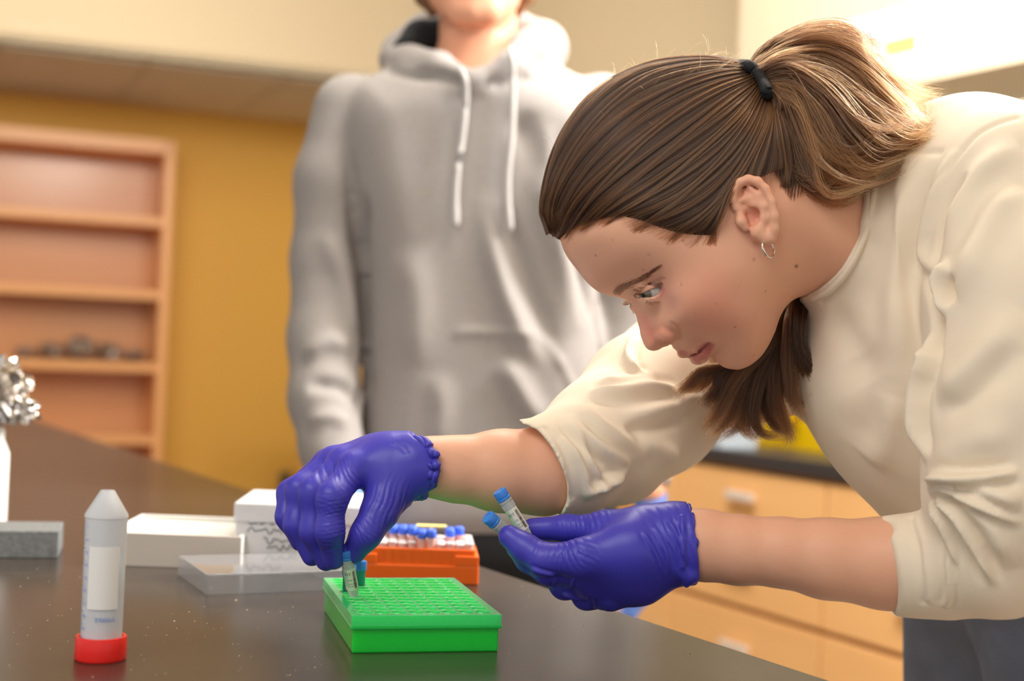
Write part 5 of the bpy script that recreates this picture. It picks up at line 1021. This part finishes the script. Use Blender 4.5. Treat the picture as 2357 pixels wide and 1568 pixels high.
def hood2_f(P):
    f = hood_f(P); c1 = AR1[-1]; d1 = (AR1[-1]-AR1[-2]); d1 = d1/np.linalg.norm(d1); c2 = AR2[-1]; d2 = AR2[-1]-AR2[-2]; d2 = d2/np.linalg.norm(d2)
    near1 = np.linalg.norm(P-c1.astype(np.float32), axis=1); near2 = np.linalg.norm(P-c2.astype(np.float32), axis=1)
    f = np.where(near1 < .07, np.maximum(f, (P-c1.astype(np.float32))@d1.astype(np.float32)), f); return np.where(near2 < .07, np.maximum(f, (P-c2.astype(np.float32))@d2.astype(np.float32)), f)
GV, GQ = surface(hood2_f, lo, hi, .006, blk=8); X, Y, D = proj(GV); GN = vnormals(GV, GQ)
GF = [([(842, 430), (838, 560), (842, 700), (838, 850), (822, 980)], 9, -14, 'ridge', 5), ([(800, 330), (815, 480), (826, 640)], 9, -8, 'ridge', 3), ([(700, 900), (745, 885), (800, 900), (828, 935)], 10, -9, 'ridge', 3), ([(690, 830), (750, 790), (815, 800)], 14, 8, 'ridge', 3),
      ([(740, 520), (790, 640), (815, 780)], 14, 7, 'ridge', 3), ([(700, 980), (760, 960), (810, 985)], 12, 7, 'ridge', 3), ([(1300, 300), (1315, 480), (1350, 640), (1385, 800)], 12, -14, 'ridge', 3), ([(1240, 260), (1255, 420), (1290, 600), (1330, 800)], 18, 12, 'ridge', 3),
      ([(1110, 420), (1140, 600), (1190, 740), (1250, 860)], 16, 9, 'ridge', 3), ([(1160, 450), (1200, 620), (1240, 720), (1290, 850)], 16, -9, 'ridge', 3), ([(1180, 260), (1225, 330), (1262, 460)], 16, -8, 'ridge', 3), ([(880, 160), (950, 172), (1030, 178), (1085, 200)], 6, -8, 'ridge', 5), ([(1110, 200), (1170, 188), (1225, 170)], 6, -8, 'ridge', 5),
      ([(1042, 770), (1110, 762), (1180, 766), (1245, 775)], 4, 4, 'ridge', 20), ([(1245, 775), (1290, 830), (1330, 920)], 4, 4, 'ridge', 20), ([(1150, 820), (1200, 900), (1260, 1000)], 16, 9, 'ridge', 3), ([(1000, 850), (1020, 950), (1000, 1050)], 18, 5, 'ridge', 3), ([(930, 560), (960, 700), (950, 860)], 24, 5, 'ridge', 3), ([(840, 1262), (1100, 1268), (1390, 1262)], 5, -5, 'ridge', 30), ([(1380, 680), (1386, 780), (1398, 900)], 8, -14, 'ridge', 4)]
GV = fold_apply(GV, GN, GF, (X, Y, D)); GV = vsmooth(GV, GQ, 2)
M_grey = mat('grey_fleece', srgb(160, 154, 150), .92, spec=.15, noise=((160, 160, 160), .35, srgb(142, 136, 132)), sheen=.1)
link('hoodie', np_mesh('hoodie', GV, GQ), M_grey, stu, True)
lin = surface(lambda P: smax(chain(P, [V2(938, 118, 2.20), V2(970, 92, 2.235), V2(1015, 88, 2.25)], [.024, .030, .03], .01), -cone(P, V2(1098, 160, 2.15), V2(1100, 0, 2.18), .05, .065), .004), V2(900, 180, 2.15)-.06, V2(1060, 40, 2.28)+.06, .004)
link('hood_lining', np_mesh('hood_lining', *lin), mat('black_lining', srgb(20, 22, 26), .9), stu, True)
def cord(pts): 
    
    def onh(x, y):
        r = Fv+Rv*((x-IW/2)/FPX)+Uv*((IH/2-y)/FPX); ds = np.arange(1.98, 2.3, .002); Q_ = (CAM+ds[:, None]*r).astype(np.float32); return CAM+r*(ds[int(np.argmax(hood2_f(Q_) < 0))]-.006)
    P = np.array([onh(x, y) for x, y in cr([p[:2] for p in pts], 30)]); P = np.array([P[max(0, i-2):i+3].mean(0) for i in range(30)])-Fv*.006; tube('drawstring', P, np.r_[np.full(26, .0046), .0056, .0056, .0054, .0045], mat('cord_white', srgb(186, 182, 178), .8), stu, n=8)
cord([(1058, 160, 2.072), (1072, 185, 2.06), (1072, 250, 2.05), (1062, 340, 2.052), (1050, 430, 2.055), (1050, 535, 2.058)]); cord([(1172, 112, 2.085), (1180, 150, 2.07), (1181, 250, 2.052), (1176, 340, 2.052), (1168, 430, 2.055), (1176, 548, 2.058)])
# skin: neck, head, forearms ending in the hands
MC = V2(1092, -75, 2.17)
FX = dict(r=Rv, u=Uv, n=-Fv)
def sface(P):
    q = P-MC.astype(np.float32); x = q@Rv.astype(np.float32); y = q@Uv.astype(np.float32); z = -(q@Fv.astype(np.float32)); xa = np.abs(x); L = np.stack([xa, y, z], 1); E3 = np.eye(3, dtype=np.float32)
    f = ell(L, (0, .055, -.02), E3, (.077, .095, .095)); f = smin(f, ell(L, (0, -.02, .015), E3, (.064, .075, .068)), .03)
    f = smin(f, chain(L, [A3(.052, -.045, .0), A3(.022, -.078, .052), A3(0, -.082, .058)], [.016, .017, .017], .01), .025)
    f = smin(f, chain(L, [A3(0, .03, .082), A3(0, -.008, .098), A3(0, -.012, .090)], [.007, .010, .008], .005), .010); f = smin(f, cone(L, A3(.011, -.012, .084), A3(.013, -.012, .080), .006, .006), .005)
    f = smax(f, -cone(L, A3(.028, .028, .098), A3(.040, .028, .092), .012, .010), .012); f = smin(f, cone(L, A3(.031, .026, .064), A3(.031, .026, .066), .0135, .0135), .003)
    f = smin(f, chain(L, [A3(0, -.040, .081), A3(.018, -.042, .074)], [.0055, .003], .003), .006); f = smin(f, chain(L, [A3(0, -.051, .079), A3(.016, -.048, .073)], [.0065, .003], .003), .006); f = smax(f, -chain(L, [A3(0, -.0455, .089), A3(.024, -.0445, .077)], [.0015, .001], .002), .002)
    f = smin(f, chain(L, [A3(.074, .03, -.01), A3(.086, .04, -.018), A3(.085, .01, -.016), A3(.075, -.01, -.006)], [.005, .008, .007, .005], .004), .005)
    return f
def skin2_f(P):
    f = smin(sface(P), chain(P, [V2(1100, -40, 2.215), V2(1100, 60, 2.21), V2(1100, 190, 2.20)], [.056, .058, .068], .01), .02)
    f = smin(f, chain(P, [V2(850, 290), V2(1100, 215, 2.2), V2(1350, 290)], [.035, .07, .035], .03), .03)
    f = smin(f, inflate(P, HT, DS, .10, .09)+.02, .02)
    f = smin(f, chain(P, AR1, [r*.72 for r in RR1[:-1]]+[.028], .02), .02); return smin(f, chain(P, AR2, [r*.72 for r in RR2[:-1]]+[.026], .02), .02)
HS_V, HS_Q = surface(skin2_f, np.minimum(V2(640, 1330), V2(1560, -330))-A3(0, .2, .02), np.maximum(V2(640, 1330), V2(1560, -330))+A3(.05, .2, .06), .005, blk=8)
c2 = np.tile(np.array(srgb(228, 168, 136)), (len(HS_V), 1)); q = HS_V-MC; lx, ly, lz = q@Rv, q@Uv, -(q@Fv); lip = (np.abs(lx) < .024) & (ly < -.034) & (ly > -.058) & (lz > .066); c2[lip] = srgb(206, 112, 100)
me = np_mesh('body', HS_V, HS_Q); ca = me.color_attributes.new('tone', 'FLOAT_COLOR', 'POINT'); ca.data.foreach_set('color', c2.ravel().astype(np.float32)); link('body', me, M_skin, stu, True)
for sgn in (-1, 1):
    bm = bmesh.new(); bmesh.ops.create_uvsphere(bm, u_segments=20, v_segments=14, radius=.0118); o = bm_link('eye', bm, mat('eye_white', srgb(225, 218, 212), .1), None, True); o.location = MC+sgn*.031*Rv+.026*Uv-.0695*Fv; o.parent = stu; o.matrix_parent_inverse = stu.matrix_world.inverted()
def hair2_f(P):
    q = P-MC.astype(np.float32); x = np.abs(q@Rv.astype(np.float32)); y = q@Uv.astype(np.float32); z = -(q@Fv.astype(np.float32)); L = np.stack([x, y, z], 1)
    f = ell(L, (0, .066, -.03), np.eye(3, dtype=np.float32), (.090, .098, .102)); f = smin(f, chain(L, [A3(.075, .03, -.04), A3(.076, -.03, -.04), A3(.066, -.055, -.04)], [.022, .018, .012], .01), .02); f = smin(f, chain(L, [A3(0, 0, -.09), A3(0, -.05, -.075)], [.05, .035], .01), .02)
    f = smax(f, -ell(L, (0, -.01, .075), np.eye(3, dtype=np.float32), (.060, .085, .07)), .01); return f+.003*np.sin(x*300+y*90)*np.sin(y*160+z*260)
h2 = surface(hair2_f, MC-.22, MC+.22, .005, blk=8); link('hair', np_mesh('hair', *h2), mat('light_brown_hair', srgb(132, 92, 58), .5, noise=((60, 60, 260), .6, srgb(90, 60, 36))), stu, True)
# hands: pale blue glove on the arm at the right, dark relaxed hand on the other
def hand2(name, wr, dn, lat, nrm_, m, label=None, sc=1.0):
    dn = dn/np.linalg.norm(dn); lat = lat/np.linalg.norm(lat); nn = np.cross(dn, lat)*nrm_
    pt = lambda a, b, c: wr+sc*(dn*a+lat*b+nn*c)
    fingers = [([pt(.085, -.030, 0), pt(.122, -.034, .008), pt(.142, -.034, .020), pt(.155, -.032, .034)], [.0095, .0085, .008, .007]), ([pt(.090, -.010, 0), pt(.132, -.011, .010), pt(.155, -.011, .026), pt(.166, -.010, .044)], [.0100, .009, .0085, .0075]),
               ([pt(.088, .010, 0), pt(.126, .011, .012), pt(.146, .012, .030), pt(.152, .012, .048)], [.0095, .0088, .008, .007]), ([pt(.080, .029, 0), pt(.108, .033, .012), pt(.124, .034, .026), pt(.130, .034, .040)], [.0085, .0075, .007, .0062]), ([pt(.030, -.030, .006), pt(.062, -.046, .018), pt(.090, -.050, .026), pt(.108, -.048, .032)], [.014, .0110, .0095, .0082])]
    def f(P):
        r = None
        for j, rr in fingers: c = chain(P, j, [x*sc for x in rr], .003); r = c if r is None else smin(r, c, .002)
        for b in (-.026, -.009, .010, .026): r = smin(r, cone(P, wr+dn*.005, pt(.082, b, 0), .021*sc, .0115*sc), .008)
        return smin(r, cone(P, wr-dn*.03, wr+dn*.01, .026, .022), .01)
    v, q_ = surface(f, wr-.21, wr+.21, .0028, blk=8); o = link(name, np_mesh(name, v, q_), m, stu, True)
    if label: o['label'] = label
M_lb = mat('light_blue_glove', srgb(108, 146, 226), .5, sss=.1, sssr=(.4, .6, 1))
hand2('glove', V2(1496, 1190, 2.22), V2(1492, 1400, 2.20)-V2(1496, 1190, 2.22), -Fv, 1, M_lb, 'light blue glove on the hanging hand')
hand2('glove', AR1[-1]+(AR1[-1]-AR1[-2])*.25, V2(840, 1240, 1.97)-V2(785, 1110, 2.05), -Fv+.2*Rv, -1, M_lb)
box('cuff_trim', (0, 0, 0), (.001, .001, .001), M_grey, stu) if False else None
# trousers and shoes
def pants_f(P):
    c = V2(1110, 1300, 2.2); c[2] = .80; f = cone(P, c+A3(-.10, 0, .03), c+A3(.10, 0, .03), .12, .12)
    for s_ in (-1, 1): f = smin(f, chain(P, [c+A3(s_*.095, 0, -.04), A3(c[0]+s_*.11, c[1]+.01, .47), A3(c[0]+s_*.12, c[1]+.03, .085)], [.10, .078, .068], .03), .03)
    return np.maximum(f, .08-P[:, 2])
cc_ = V2(1110, 1300, 2.2); pv = surface(pants_f, np.array([cc_[0]-.32, cc_[1]-.2, .05]), np.array([cc_[0]+.32, cc_[1]+.2, .97]), .009, blk=8); link('trousers', np_mesh('trousers', *pv), mat('black_cotton', srgb(24, 24, 26), .9), stu, True)
M_sh2 = mat('shoe_dark', srgb(40, 40, 44), .6)
for s_ in (-1, 1): shoe(cc_[0]+s_*.12, cc_[1]-.02, -PI/2, stu, M_sh2)
print('student', time.time()-T0)
